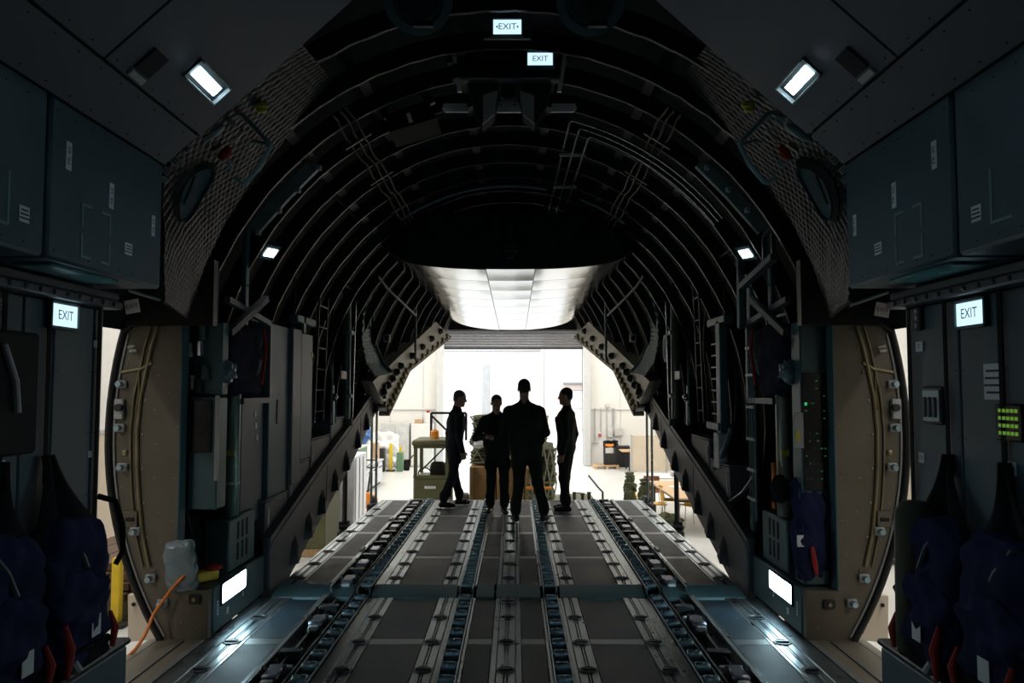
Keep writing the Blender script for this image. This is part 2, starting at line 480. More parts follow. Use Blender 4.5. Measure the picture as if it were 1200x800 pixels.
# lining of the front part: side walls, rails
def facing_y(x, y0, y1, z0, z1, t, s): pass
for s, side in ((-1, 'left'), (1, 'right')):
    m = MB(); m.box(s * 2.09, s * 2.16, -3, 4.075, 0, 2.22)
    w = struct('wall_' + side, m, gap_black, 'panelled %s wall ahead of the doorway' % side)
    cuts = [-1.0, .4, 1.7, 2.6, 3.44, 3.67, 4.02, 4.075] if s < 0 else [-1.0, .4, 1.7, 2.6, 3.3, 3.62, 4.075]
    for y0, y1 in zip(cuts[:-1], cuts[1:]):
        MB().cbox(s * 2.05, s * 2.1, y0 + .006, y1 - .006, .05, 2.12, .006).build('wall_panel', wall_grey, w)
        m = MB()
        for z in np.arange(.6, 2.1, .3):
            for y in (y0 + .03, y1 - .03):
                m.lathe([(.004, 0), (.004, .002)], 6, Matrix.Translation((s * 2.05, y, z)) @ Matrix.Rotation(-s * PI / 2, 4, 'Y'))
        if y1 > 3: m.build('screw', dark_metal, w)['kind'] = 'stuff'
    m = MB()
    m.cbox(s * 1.97, s * 2.08, -3, 4.15, 2.125, 2.165, .008); m.cbox(s * 1.99, s * 2.08, -3, 4.15, 2.17, 2.21, .008)
    r = m.build('wall_rail', grey_paint, w)
    m = MB()
    for y in np.arange(3.0, 4.15, .105): m.lathe([(.012, 0), (.012, .006), (.005, .008)], 8, Matrix.Translation((s * 1.97, y, 2.145)) @ Matrix.Rotation(-s * PI / 2, 4, 'Y'))
    m.build('rivet', dark_metal, r)['kind'] = 'stuff'
    # end post of the wall by the doorway
    MB().cbox(s * 2.05, s * 2.3, 4.08, 4.11, 0, 2.2, .008).build('wall_end_post', wall_grey, w)
m = MB(); m.box(-2.6, 2.6, -3.1, -3.0, 0, 4.2)
struct('wall_front', m, wall_grey, 'grey bulkhead at the front of the hold')
m = MB(); m.box(-.8, .8, -3, 4.05, 4.0, 4.06)
struct('ceiling_front', m, black_liner, 'black flat ceiling strip ahead of the signs')

# sloped ceiling panels over the lockers
SL0 = Vector((1.73, 0, 2.86)); SL1 = Vector((.72, 0, 3.79))
sdir = (SL1 - SL0).normalized(); snrm = Vector((-sdir.z, 0, sdir.x))   # for the right side, pointing up/in
for s, side in ((-1, 'left'), (1, 'right')):
    def SP(t, y, lift=0.0):
        p = SL0 + (SL1 - SL0) * t
        n = Vector((-.677, 0, -.736)) * lift     # towards the hold
        p = p + n
        return Vector((s * p.x, y, p.z))
    m = MB()
    m.add([SP(0, -3, -.05), SP(0, 4.06, -.05), SP(1, 4.06, -.05), SP(1, -3, -.05), SP(0, -3, -.07), SP(0, 4.06, -.07), SP(1, 4.06, -.07), SP(1, -3, -.07)],
          [(0, 1, 2, 3), (7, 6, 5, 4), (0, 4, 5, 1), (1, 5, 6, 2), (2, 6, 7, 3), (3, 7, 4, 0)])
    c = struct('ceiling_' + side, m, gap_black, '%s sloping ceiling lined with grey panels' % side)
    for t0, t1, ycs in ((0.0, .16, [-3, 0, 2.2, 4.06]), (.17, 1.0, [-3, -.5, 1.4, 3.1, 4.08])):
        for y0, y1 in zip(ycs[:-1], ycs[1:]):
            y0 += .008; y1 -= .008
            P = [SP(t0, y0), SP(t0, y1), SP(t1, y1), SP(t1, y0), SP(t0, y0, -.045), SP(t0, y1, -.045), SP(t1, y1, -.045), SP(t1, y0, -.045)]
            MB().add(P, [(0, 1, 2, 3), (7, 6, 5, 4), (0, 4, 5, 1), (1, 5, 6, 2), (2, 6, 7, 3), (3, 7, 4, 0)]).build('ceiling_panel', ceil_grey, c)
            if y1 > 3:
                m = MB()
                for y in np.arange(max(y0, 2.6) + .05, y1, .16):
                    for t in (t0 + .02, t1 - .02):
                        if t > .9: continue
                        p = SP(t, y, .001); m.ball(p, .0045, 6, 4)
                m.build('screw', dark_metal, c)['kind'] = 'stuff'
    # sign bracket dark inset with a pale plate near the panel's lower edge
    q = SP(.25, 3.32, .004)
    e1 = Vector((0, 1, 0)); e2 = (SP(1, 0) - SP(0, 0)).normalized()
    def slab(cn, w, h, th, mi, mm):
        nn = e1.cross(e2); nn = nn if nn.dot(SP(0, 0, 1) - SP(0, 0)) > 0 else -nn
        P = [cn + e1 * (w / 2 * i) + e2 * (h / 2 * j) + nn * k for k in (0, th) for i, j in ((-1, -1), (1, -1), (1, 1), (-1, 1))]
        mm.add(P, [(0, 1, 2, 3), (7, 6, 5, 4), (0, 4, 5, 1), (1, 5, 6, 2), (2, 6, 7, 3), (3, 7, 4, 0)], mi)
    mm = MB(); slab(q, .12, .12, .008, 0, mm); slab(q - e2 * .085, .12, .03, .01, 1, mm)
    mm.build('speaker_recess', [gap_black, light_grey], c)
    # lamp in the sloping panel
    lc = SP(.33, 3.71, .002)
    lt = thing('ceiling_lamp', 'bright rectangular lamp set in the %s sloping ceiling panel' % side, 'ceiling lamp', lc, group='cargo bay ceiling lamps')
    mm = MB(); slab(lc, .34, .115, .012, 0, mm); mm.build('lamp_body', dark_metal, lt)
    mm = MB()
    for d in (-1, 1):
        slab(lc + e2 * (.055 * d), .34, .008, .03, 0, mm)
    slab(lc + e1 * .165, .012, .115, .03, 0, mm)
    mm.build('lamp_frame', light_grey, lt)
    mm = MB(); slab(lc - e1 * .015, .26, .055, .018, 0, mm); mm.build('lamp_lens', lamp_lens, lt)
    for yy in (1.9, .2, -1.5):  # unseen lamps added to brighten the forward walls and floor
        lc2 = SP(.33, yy, .002)
        l2 = thing('ceiling_lamp', 'added unseen bay lamp in the %s sloping ceiling, %s' % (side, {1.9: 'next ahead of the lit one', .2: 'just above the camera', -1.5: 'behind the camera'}[yy]), 'ceiling lamp', lc2, group='added cargo bay lamps ahead of the view')
        mm = MB(); slab(lc2, .28, .13, .012, 0, mm); mm.build('lamp_body', dark_metal, l2)
        mm = MB(); slab(lc2, .2, .075, .018, 0, mm); mm.build('lamp_lens', lamp_lens, l2)

# overhead lockers
marking_teal = mat('marking_teal', (.2, .33, .34), .5)
glow_teal = mat('glow_teal', (.12, .42, .45), .25)  # reflected lamp glow put into the colour
def label_plate(name, parent, c, right, up, w, h, txt=None, tsize=.03, lines=0, mats=None, rot=False):
    c = Vector(c); right = Vector(right); up = Vector(up); n = right.cross(up)
    m = MB()
    P = [c + right * (w / 2 * i) + up * (h / 2 * j) + n * k for k in (0, .002) for i, j in ((-1, -1), (1, -1), (1, 1), (-1, 1))]
    m.add(P, [(3, 2, 1, 0), (4, 5, 6, 7), (0, 1, 5, 4), (1, 2, 6, 5), (2, 3, 7, 6), (3, 0, 4, 7)], 0)
    if txt:
        if rot: m.text(txt, tsize, c + n * .002, up, -right, 1)
        else: m.text(txt, tsize, c + n * .002, right, up, 1)
    lh = .03 if lines >= 4 else .05
    for i in range(lines):
        v = h / 2 - h * (i + 1) / (lines + 1)
        ww = w * (.36 + .06 * ((i * 7) % 3))
        q = c + up * v + n * .003
        m.add([q - right * ww - up * h * lh, q + right * ww - up * h * lh, q + right * ww + up * h * lh, q - right * ww + up * h * lh], [(0, 1, 2, 3)], 1)
    return m.build(name, mats or [white_label, ink], parent, recalc=False, smooth=False)
for s, side in ((-1, 'left'), (1, 'right')):
    for y0, y1, nm in ((3.085, 4.08, 'beside the doorway'), (1.2, 3.06, 'nearer the camera')):
        r = thing('overhead_locker', 'grey overhead locker on the %s wall %s' % (side, nm), 'locker', (s * 1.9, (y0 + y1) / 2, 2.2), group='overhead lockers')
        MB().cbox(s * 1.75, s * 2.12, y0, y1, 2.225, 2.87, .012).build('locker_body', wall_grey, r)
        rt = Vector((0, -s, 0)); up = Vector((0, 0, 1))
        m = MB()
        for z in (2.26, 2.82):
            for y in np.arange(y0 + .04, y1, .13): m.ball((s * 1.75, y, z), .004, 6, 4)
        m.build('screw', dark_metal, r)['kind'] = 'stuff'
        if y0 > 3:
            X = s * 1.7495
            cy, cz, hw, hh = 3.44, 2.38, .12, .115
            for sy in (-1, 1):
                for sz in (-1, 1):
                    y_, z_ = cy + sy * hw, cz + sz * hh; w_ = .011
                    L_ = [(y_, z_), (y_ - sy * .08, z_), (y_ - sy * .08, z_ - sz * w_), (y_ - sy * w_, z_ - sz * w_), (y_ - sy * w_, z_ - sz * .1), (y_, z_ - sz * .1)]
                    MB().prism(L_, 'x', X, X - s * .002).build('access_marking', marking_teal, r)
            label_plate('label', r, (X, 3.73, 2.37), rt, up, .07, .055, lines=3)
            label_plate('frame_number', r, (X, 3.21, 2.66), rt, up, .04, .115, 'FR 40', .032, rot=True)
            label_plate('frame_number', r, (X, 3.56, 2.58), rt, up, .04, .115, 'FR 50', .032, rot=True)
            label_plate('frame_number', r, (X, 3.98, 2.53), rt, up, .036, .105, 'FR 53', .03, rot=True)
        else:
            X = s * 1.7495
            label_plate('label', r, (X, 2.93, 2.36), rt, up, .06, .06, lines=3)
            MB().prism([(2.72, 2.3), (2.842, 2.3), (2.842, 2.5), (2.83, 2.5), (2.83, 2.312), (2.72, 2.312)], 'x', X, X - s * .002).build('access_marking', marking_teal, r)
    # teal strip painted as lamp glow reflected under the locker
    m = MB(); m.cbox(s * 1.8, s * 1.95, 3.2, 3.75, 2.212, 2.226, .005)
    tag(m.build('glow_strip', glow_teal), 'long teal strip of painted reflected glow under the %s overhead locker' % side, 'painted glow')

# quilted insulation between the lining and the first rib
def quilt_fn(s):
    A = [at(187, 352, 4.3), at(187, 275, 4.3), at(190, 200, 4.3), at(245, 135, 4.3), at(345, 42, 4.3)]
    B = [at(216, 372, 5.45), at(234, 315, 5.45), at(264, 252, 5.45), at(309, 187, 5.45), at(388, 92, 5.45)]
    if s > 0:
        A = [Vector((-p.x, p.y, p.z)) for p in A]; B = [Vector((-p.x, p.y, p.z)) for p in B]
    def cr(P, t):
        t *= len(P) - 1; i = min(int(t), len(P) - 2); f = t - i
        g = lambda k: P[max(0, min(len(P) - 1, k))]
        p0, p1, p2, p3 = g(i - 1), g(i), g(i + 1), g(i + 2)
        return .5 * ((2 * p1) + (p2 - p0) * f + (2 * p0 - 5 * p1 + 4 * p2 - p3) * f * f + (3 * p1 - p0 - 3 * p2 + p3) * f ** 3)
    def flat(u, v): return cr(A, u) * (1 - v) + cr(B, u) * v
    return flat
QF = {}
for s, side in ((-1, 'left'), (1, 'right')):
    fl = quilt_fn(s); QF[s] = fl
    e = Vector((0.75 * -s, -.15, -.6)).normalized()
    def qf(u, v):
        a_, b_ = u * 46, v * 30
        h = abs(math.sin(PI * (a_ + b_) / 2)) * abs(math.sin(PI * (a_ - b_) / 2))
        return fl(u, v) + e * (.012 * math.sqrt(h) + .003 * math.sin(a_ * .7 + b_ * .5))
    m = MB(); m.sheet(qf, 250, 160, .02)
    q = m.build('quilted_blanket', quilt_mat, recalc=False)
    tag(q, 'quilted insulation blanket round the oval window on the %s side' % side, 'insulation blanket')

# lintel and aft jamb of each doorway
for s, side in ((-1, 'left'), (1, 'right')):
    m = MB()
    m.box(s * 2.05, s * 2.8, 5.6, 5.68, 2.16, 2.62)
    struct('trim_1' if s < 0 else 'trim_2', m, quilt_mat, 'dark padded lintel over the %s doorway' % side)
    prof = [(s * ell(2.79, BO, z), z) for z in np.linspace(-.02, 2.2, 23)]
    poly = prof + [(s * 2.28, 2.2), (s * 2.28, .33), (s * 2.06, .33), (s * 2.06, -.02)]
    m = MB(); m.prism(poly, 'y', 5.65, 5.72)
    j = struct('wall_jamb_' + side, m, jamb_tan, 'tan riveted door jamb beside the %s doorway' % side)
    def jp(px, py, y=5.64):
        if s > 0: px = 1189 - px
        return at(px, py, y)
    curve = [(185, 382), (178, 405), (172, 432), (165, 465), (161, 505), (161, 545), (163, 585), (167, 625), (175, 664)]
    for dx, r in ((0, .012), (-8, .007)):
        MB().tube([jp(x + dx, y) for x, y in curve], r, 8).build('bead_tube', brass, j)
    m = MB(); m.tube([jp(178, 425), jp(165, 432), jp(142, 436)], .01, 8); m.build('bead_tube', brass, j)
    m = MB(); m.tube([jp(163, 436), jp(163, 460), jp(160, 480)], .006, 6); m.build('bead_tube', brass, j)
    # seal round the opening
    m = MB(); m.tube([(s * (ell(2.79, BO, z) - .012), 5.632, z) for z in np.linspace(-.02, 2.12, 22)] + [(s * 2.62, 5.632, 2.17), (s * 2.45, 5.632, 2.19)], .022, 8)
    m.build('door_seal', rubber, j)
    m = MB(); m.tube([(s * (ell(2.79, BO, z) - .05), 5.64, z) for z in np.linspace(.02, 2.1, 22)], .007, 6)
    m.build('seal_strip', light_grey, j)
    for px, py in ((143, 450), (141, 501), (144, 547), (159, 622), (177, 677), (191, 706)):
        c = jp(px, py)
        b = MB(); b.cbox(c.x - .035, c.x + .035, 5.62, 5.65, c.z - .028, c.z + .028, .006)
        b = b.build('bracket', light_grey, j)
        MB().lathe([(.02, -.03), (.022, 0), (.02, .03)], 10, Matrix.Translation((c.x, 5.605, c.z)) @ Matrix.Rotation(PI / 2, 4, 'X')).build('bush', roller_blue, b)
    c = jp(140, 479)
    b = MB().cbox(c.x - .03, c.x + .035, 5.615, 5.65, c.z - .07, c.z + .07, .006).build('latch_plate', light_grey, j)
    MB().lathe([(.026, -.02), (.026, .02)], 12, Matrix.Translation((c.x - s * .012, 5.605, c.z + .01)) @ Matrix.Rotation(PI / 2, 4, 'X')).build('latch_dial', dark_metal, b)
    c = jp(157, 409)
    b = MB(); b.bar((c.x - .03, 5.61, c.z + .012), (c.x + .02, 5.61, c.z + .02), .016, .014); b.bar((c.x - .02, 5.62, c.z - .015), (c.x + .03, 5.62, c.z - .01), .018, .016)
    b.build('latch', light_grey, j)
    c = jp(146, 530); MB().lathe([(.022, 0), (.02, .012), (.008, .02)], 12, Matrix.Translation((c.x, 5.65, c.z)) @ Matrix.Rotation(PI / 2, 4, 'X')).build('knob', brass, j)
    c = jp(153, 607); b = MB().cbox(c.x - .05, c.x + .05, 5.63, 5.65, c.z - .06, c.z + .05, .004).build('hatch_plate', jamb_tan, j)
    MB().cbox(c.x - .03, c.x + .03, 5.622, 5.632, c.z - .02, c.z + .005, .002).build('slot', gap_black, b)
    rv = MB()
    for px, py in ((200, 400), (205, 430), (198, 460), (207, 500), (204, 560), (202, 610), (196, 650), (150, 660), (147, 590), (143, 570), (153, 560), (155, 475), (157, 455), (150, 425), (205, 690), (230, 735), (212, 730), (183, 520), (181, 560), (185, 600), (188, 635), (181, 480), (186, 440)):
        rv.ball(jp(px, py, 5.648), .006, 6, 4)
    for pt in curve: rv.ball(jp(pt[0] + 6, pt[1] + 4, 5.645), .008, 6, 4)
    rv.build('rivet', brass, j)['kind'] = 'stuff'
    c = at(228, 702, 5.64) if s < 0 else at(972, 708, 5.64)
    b = MB().cbox(c.x - .04, c.x + .04, 5.63, 5.652, c.z - .03, c.z + .03, .004).build('socket', rubber, j)
    MB().lathe([(.013, 0), (.013, .01)], 8, Matrix.Translation((c.x, 5.63, c.z)) @ Matrix.Rotation(PI / 2, 4, 'X')).build('socket_pin', brass, b)
    MB().cbox(s * 2.272, s * 2.288, 5.64, 5.75, .33, 2.2, .004).build('edge_strip', teal_paint, j)
    # red EXIT placard hung over the doorway
    c = at(155, 359, 5.5) if s < 0 else at(1034, 363, 5.5)
    tl = .18 * s * -1
    rgt = Vector((math.cos(tl), 0, math.sin(tl))); upv = Vector((-math.sin(tl), 0, math.cos(tl)))
    pl = label_plate('exit_placard', None, c, rgt, upv, .1, .095, 'EXIT', .042, mats=[white_label, red_ink if s > 0 else ink])
    tag(pl, 'small paper EXIT placard above the %s doorway' % side, 'sign')
    p0 = at(152, 339, 5.2); p1 = at(195, 352, 5.2)
    if s > 0: p0 = at(994, 357, 5.2); p1 = at(1040, 341, 5.2)
    tag(MB().tube([p0, p1], .018, 8).build('grab_bar', teal_paint), 'teal grab bar under the %s overhead locker end' % side, 'grab bar')

# ================================================================== CARGO FLOOR
m = MB(); m.box(-2.06, 2.06, -3, 6.76, -.25, -.06)
floor = struct('floor', m, slab_dark, 'cargo floor of dark panels and metal rails')
m = MB()
for s in (-1, 1): m.box(s * 2.06, s * 2.46, -3, 5.66, -.2, -.002)
sill = struct('floor_sill', m, jamb_tan, 'tan door sill strips beside the cargo floor')
for s in (-1, 1):
    m = MB(); m.cbox(s * 2.06, s * 2.1, 3.0, 5.6, -.005, .012, .004); m.cbox(s * 2.2, s * 2.215, 3.0, 5.6, -.005, .008, .003)
    m.build('sill_strip', seam_metal, sill)
RAILS = [(.505,), (1.0,), (1.865,)]
STRIPS = [(.06, .098), (.266, .288), (.412, .442), (1.063, 1.145), (1.78, 1.803)]
PANELS = [(.1, .264), (.568, .937), (1.53, 1.778)]
def deck(parent, y0, y1, z, seams, ring_y, ringproto, edge=2.055):
    for s in (-1, 1):
        for a_, b_ in STRIPS:
            MB().cbox(s * a_, s * b_, y0, y1, z - .06, z + .002, .004).build('deck_strip', rail_metal, parent)
        MB().cbox(s * 1.492, s * 1.525, y0, y1, z - .06, z + .03, .006).build('deck_strip', rail_metal, parent)
        MB().cbox(s * 1.93, s * edge, y0, y1, z - .06, z + .004, .006).build('deck_edge', rail_metal, parent)
        for (c,) in RAILS:
            m = MB(); m.cbox(s * (c - .06), s * (c - .012), y0, y1, z - .06, z + .004, .003); m.cbox(s * (c + .012), s * (c + .06), y0, y1, z - .06, z + .004, .003)
            m.box(s * (c - .012), s * (c + .012), y0, y1, z - .06, z - .02)
            m.cbox(s * (c - .004), s * (c + .004), y0, y1, z - .03, z + .003, .001)
            m.build('tie_down_rail', rail_metal, parent)
    m = MB()
    for s in (-1, 1): m.cbox(s * .014, s * .056, y0, y1, z - .06, z + .004, .003)
    m.box(-.014, .014, y0, y1, z - .06, z - .02); m.cbox(-.004, .004, y0, y1, z - .03, z + .003, .001)
    m.build('tie_down_rail', rail_metal, parent)
    for s in (-1, 1):
        for a_, b_ in PANELS:
            for k in range(len(seams) - 1):
                MB().cbox(s * a_, s * b_, seams[k] + .062, seams[k + 1] - .062, z - .05, z + .0 + .002 * ((k * 7) % 2), .004).build('deck_panel', deck_dark, parent)
            for k in range(1, len(seams) - 1):
                MB().cbox(s * a_, s * b_, seams[k] - .06, seams[k] + .06, z - .05, z + .001, .003).build('seam_plate', seam_metal, parent)
    for y in ring_y:
        for x in (0, .505, -.505, 1.0, -1.0, 1.865, -1.865):
            piece(ringproto, parent, (x, y, z))
def ring_proto(parent, loc, w=.062):
    m = MB()
    m.lathe([(w, .002), (w * .96, .011), (w * .8, .011), (w * .72, .005), (.001, .005)], 8, Matrix.Rotation(PI / 8, 4, 'Z'), 0, cap=False)
    m.lathe([(w * .7, .0055), (w * .68, .0075), (.001, .0075)], 8, Matrix.Rotation(PI / 8, 4, 'Z'), 1, cap=False)
    m.bar((-w * .7, 0, .013), (w * .7, 0, .013), .012, .008, mi=0)
    o = m.build('tie_down_ring', [dark_metal, pan_black], parent, local=True)
    off = Vector((0, 0, 0)); p = parent
    while p is not None: off += p.location; p = p.parent
    o.location = Vector(loc) - off
    return o
ry = [5.03 - .56 * k for k in range(4)][::-1] + [5.57, 6.16]
rp = ring_proto(floor, (0, 6.6, .004))
deck(floor, 2.0, 6.74, 0, [2.2, 3.3, 4.45, 5.6, 6.74], ry, rp)

# ================================================================== LOADING RAMP
RZ = .04
ramp = thing('loading_ramp', 'level loading ramp of dark panels and bright metal rails', 'ramp', (0, 6.9, -.2))
MB().cbox(-1.96, 1.96, 6.93, 12.2, -.22, RZ - .05, .02).build('ramp_body', slab_dark, ramp)
rp2 = ring_proto(ramp, (0, 12.0, RZ + .002))
deck(ramp, 6.98, 12.2, RZ, [6.98, 8.15, 9.5, 10.75, 12.2], [7.25 + .58 * k for k in range(8)], rp2, 1.965)
MB().cbox(-1.96, 1.96, 12.2, 12.27, -.18, RZ + .004, .01).build('ramp_lip', rail_metal, ramp)
for x0, x1 in ((-1.955, -1.29), (-1.13, -.43), (-.265, -.12), (-.1, .265), (.43, 1.13), (1.29, 1.955)):
    MB().prism([(6.74, -.03), (6.745, .006), (6.97, RZ + .012), (7.0, RZ + .012), (7.0, -.03)], 'x', x0, x1).build('toe_plate', teal_metal, ramp)
# bright bumper brackets along the restraint rails
for s in (-1, 1):
    for y in (8.3, 10.2):
        MB().cbox(s * 1.49, s * 1.53, y, y + .16, RZ, RZ + .05, .006).build('guide_block', light_grey, ramp)

# roller tracks
def roller_track(c, y0, y1, z, label):
    t = thing('roller_track', label, 'roller track', (c, (y0 + y1) / 2, z - .05), group='roller tracks in the deck')
    MB().box(c - .058, c + .058, y0, y1, z - .055, z - .04).build('tray', pan_black, t)
    for d in (-1, 1): MB().cbox(c + d * .049, c + d * .059, y0, y1, z - .045, z + .016, .002).build('side_rail', rail_metal, t)
    pr = None
    n = int((y1 - y0) / .225)
    for k in range(n):
        y = y0 + .12 + k * (y1 - y0 - .2) / (n - 1)
        if pr is None:
            m = MB(); m.lathe([(.012, -.048), (.012, -.043), (.036, -.042), (.039, -.036), (.039, .036), (.036, .042), (.012, .043), (.012, .048)], 12, Matrix.Rotation(PI / 2, 4, 'Y'))
            pr = m.build('roller', roller_blue, t, local=True); pr.location = (0, y - (y0 + y1) / 2, .052)
            cb = None
        else:
            piece(pr, t, (c, y, z + .002))
        if k < n - 1:
            w = (c, y + (y1 - y0 - .2) / (n - 1) / 2, z - .012)
            if cb is None:
                m = MB(); m.box(-.048, .048, -.008, .008, -.006, .006); cb = m.build('cross_bar', seam_metal, t, local=True); cb.location = Vector(w) - t.location
            else: piece(cb, t, w)
for c, nm in ((-.35, 'left inner'), (.35, 'right inner'), (-1.21, 'left outer'), (1.21, 'right outer')):
    roller_track(c, 2.4, 6.78, 0, '%s row of blue steel rollers in the near cargo floor' % nm)
    roller_track(c, 6.84, 12.2, RZ, '%s row of steel rollers running up the far ramp' % nm)

# restraint rails with locks
def lock_proto(t, c, s, y, z):
    m = MB(); m.cbox(-.075, .075, -.17, .17, 0, .035, .006); b = m.build('lock', dark_metal, t, local=True)
    b.location = Vector((c, y, z)) - t.location
    m = MB(); m.cbox(-.05 , .05, -.1, .1, .03, .085, .012); p = m.build('pawl', lock_blue, b, local=True)
    for d in (-1, 1): MB().prism([(-.05, .03), (.05, .03), (.02, .11), (-.02, .11)], 'x', d * .062 - .006, d * .062 + .006).build('lug', dark_metal, b, local=True)
    MB().tube([(-.07, .15, .05), (.07, .15, .05)], .012, 8).build('lever', light_grey, b, local=True)
    MB().cbox(-.035, .035, -.165, -.125, .035, .07, .006).build('catch', light_grey, b, local=True)
    return b
def restraint(s, y0, y1, z, ylist, label):
    c = s * 1.383
    t = thing('restraint_rail', label, 'cargo restraint', (c, (y0 + y1) / 2, z - .05), group='cargo restraint rails')
    m = MB(); m.box(c - .1, c + .1, y0, y1, z - .055, z - .04); m.build('trough', pan_black, t)
    for d in (-1, 1): MB().cbox(c + d * .095, c + d * .106, y0, y1, z - .045, z + .03, .002).build('side_rail', dark_metal if d * s < 0 else rail_metal, t)
    first = None
    for y in ylist:
        if first is None: first = lock_proto(t, c, s, y, z - .04)
        else:
            b = piece(first, t, (c, y, z - .04))
            for ch in first.children:
                q = ch.copy(); COL.objects.link(q); q.parent = b
    m = MB(); m.tube([(c + s * .02, y0 + .1, z), (c + s * .02, y1 - .1, z)], .009, 6); m.build('control_rod', rail_metal, t)
    for y in ylist:
        MB().cbox(c - .08, c + .06, y + .36, y + .44, z - .04, z + .035, .006).build('bracket', dark_metal, t)
for s, side in ((-1, 'left'), (1, 'right')):
    restraint(s, 2.4, 6.78, 0, [2.8, 3.86, 4.92, 6.0], '%s trough of cargo locks in the near floor' % side)
    restraint(s, 6.84, 12.18, RZ, [7.1, 7.75, 8.4, 9.05, 9.75, 10.4, 11.05, 11.7], '%s trough of cargo locks along the ramp' % side)

# ================================================================== SIDE SILL BEAMS OVER THE RAMP
for s, side in ((-1, 'left'), (1, 'right')):
    top = [(6.87, .47), (6.98, .5), (8.5, .89), (10.5, 1.36), (11.95, 1.74)]
    bot = [(12.1, 1.42), (10.09, .74), (8.15, .21), (7.35, -.02), (6.87, -.05)]
    m = MB(); m.prism(top + bot, 'x', s * 2.0, s * 2.07)
    bm_ = struct('wall_beam_' + side, m, beam_grey, 'sloping grey sill beam along the %s side of the ramp' % side)
    m = MB(); m.prism([(y, z - .055) for y, z in top] + [(y, z - .085) for y, z in reversed(top)], 'x', s * 1.992, s * 2.0); m.build('beam_ridge', beam_grey, bm_)
    # hooks under the beam
    for y in (7.55, 8.05, 8.6, 9.2, 9.8, 10.5, 11.1, 11.75):
        z = itp(y, [(p[0], p[1]) for p in reversed(bot)]) + .1
        w = .11
        m = MB()
        base = [(s * 2.0, y - w, z - w * .32), (s * 2.0, y + w, z + w * .32), (s * 2.0, y + w * .7, z + .22), (s * 2.0, y - w * .4, z + .16)]
        tip = [(s * 1.93, y - w * .45, z - .02), (s * 1.93, y + w * .45, z + .03), (s * 1.95, y + w * .3, z + .12), (s * 1.95, y - w * .2, z + .1)]
        m.add(base + tip, [(3, 2, 1, 0), (4, 5, 6, 7), (0, 1, 5, 4), (1, 2, 6, 5), (2, 3, 7, 6), (3, 0, 4, 7)])
        m.build('hook', dark_metal, bm_)
        if y in (8.6, 10.5): MB().box(s * 1.996, s * 2.0, y + .26, y + .27, itp(y + .26, [(p[0], p[1]) for p in reversed(bot)]) + .02, itp(y + .26, top) - .09).build('beam_joint', gap_black, bm_)
    # upper arm: tan, bolted, running up to the raised cargo door
    L = [(11.9, 454, 483), (13.2, 479, 431), (16.3, 527, 393)]
    U = [(11.2, 437, 447), (12.3, 458, 427), (15.2, 511, 377)]
    LP = [at(x, y, Y) for Y, x, y in L]; UP = [at(x, y, Y) for Y, x, y in U]
    if s > 0:
        LP = [Vector((-p.x, p.y, p.z)) for p in LP]; UP = [Vector((-p.x, p.y, p.z)) for p in UP]
    m = MB()
    n = 3
    off = Vector((s * .18, .0, .02))
    vs = LP + UP + [p + off for p in LP] + [p + off for p in UP]
    fs = []
    for i in range(n - 1):
        fs += [(i, i + 1, n + i + 1, n + i), (2 * n + i, 3 * n + i, 3 * n + i + 1, 2 * n + i + 1), (i, 2 * n + i, 2 * n + i + 1, i + 1), (n + i, n + i + 1, 3 * n + i + 1, 3 * n + i)]
    fs += [(0, n, 3 * n, 2 * n), (n - 1, 3 * n - 1, 4 * n - 1, 2 * n - 1)]
    m.add(vs, fs)
    arm = struct('wall_arm_' + side, m, arm_tan, 'tan bolted door frame arm rising on the %s side' % side)
    def P2(a, t):
        a_ = a * (n - 1); i = min(int(a_), n - 2); f = a_ - i
        return (LP[i].lerp(LP[i + 1], f)).lerp(UP[i].lerp(UP[i + 1], f), t)
    for k in range(9):
        c = P2(.05 + .9 * k / 8, .55)
        m = MB(); m.lathe([(.06, 0), (.055, .04), (.03, .08)], 8, Matrix.Translation(c) @ Matrix.Rotation(-s * PI / 2 * .9, 4, 'Y')); m.build('stud', dark_metal, arm)
    for k in range(16):
        c = P2(.03 + .94 * k / 15, .1) + Vector((-s * .01, 0, -.005))
        m = MB(); m.lathe([(.045, -.02), (.045, .02), (.02, .04)], 8, Matrix.Translation(c) @ Matrix.Rotation(-s * PI / 2 * .9, 4, 'Y')); m.build('bolt', brass, arm)
    m = MB()
    for i in range(n - 1): m.bar(LP[i] + Vector((s * .05, 0, -.03)), LP[i + 1] + Vector((s * .05, 0, -.03)), .16, .05)
    m.build('arm_seal', rubber, arm)
    # knuckle where beam and arm meet
    c = Vector((s * 1.96, 11.9, 1.62))
    MB().cbox(c.x - .06, c.x + .06, c.y - .16, c.y + .1, c.z - .2, c.z + .14, .03).build('knuckle', rail_metal, arm)
    for dz in (-.14, .0, .12):
        MB().lathe([(.05, -.1), (.05, .1)], 10, Matrix.Translation((c.x - s * .04, c.y - .14, c.z + dz)) @ Matrix.Rotation(PI / 2, 4, 'Y')).build('hinge_pin', dark_metal, arm)
    # ramp struts
    st = thing('ramp_strut', 'pair of slim steel rods holding the %s end of the ramp' % side, 'strut', (s * 2.03, 11.95, -.1), group='ramp end struts')
    for dx in (-.03, .04):
        MB().tube([(s * 2.03 + dx, 11.95, -.08), (s * 2.02 + dx, 11.9, 1.55)], .018, 8).build('rod', rail_metal, st)
    MB().cbox(s * 2.03 - .08, s * 2.03 + .08, 11.85, 12.05, -.12, .04, .02).build('strut_foot', dark_metal, st)
    MB().lathe([(.09, -.04), (.09, .04)], 12, Matrix.Translation((s * 2.03 - .02, 12.1, .04)) @ Matrix.Rotation(PI / 2, 4, 'Y')).build('pulley', dark_metal, st)
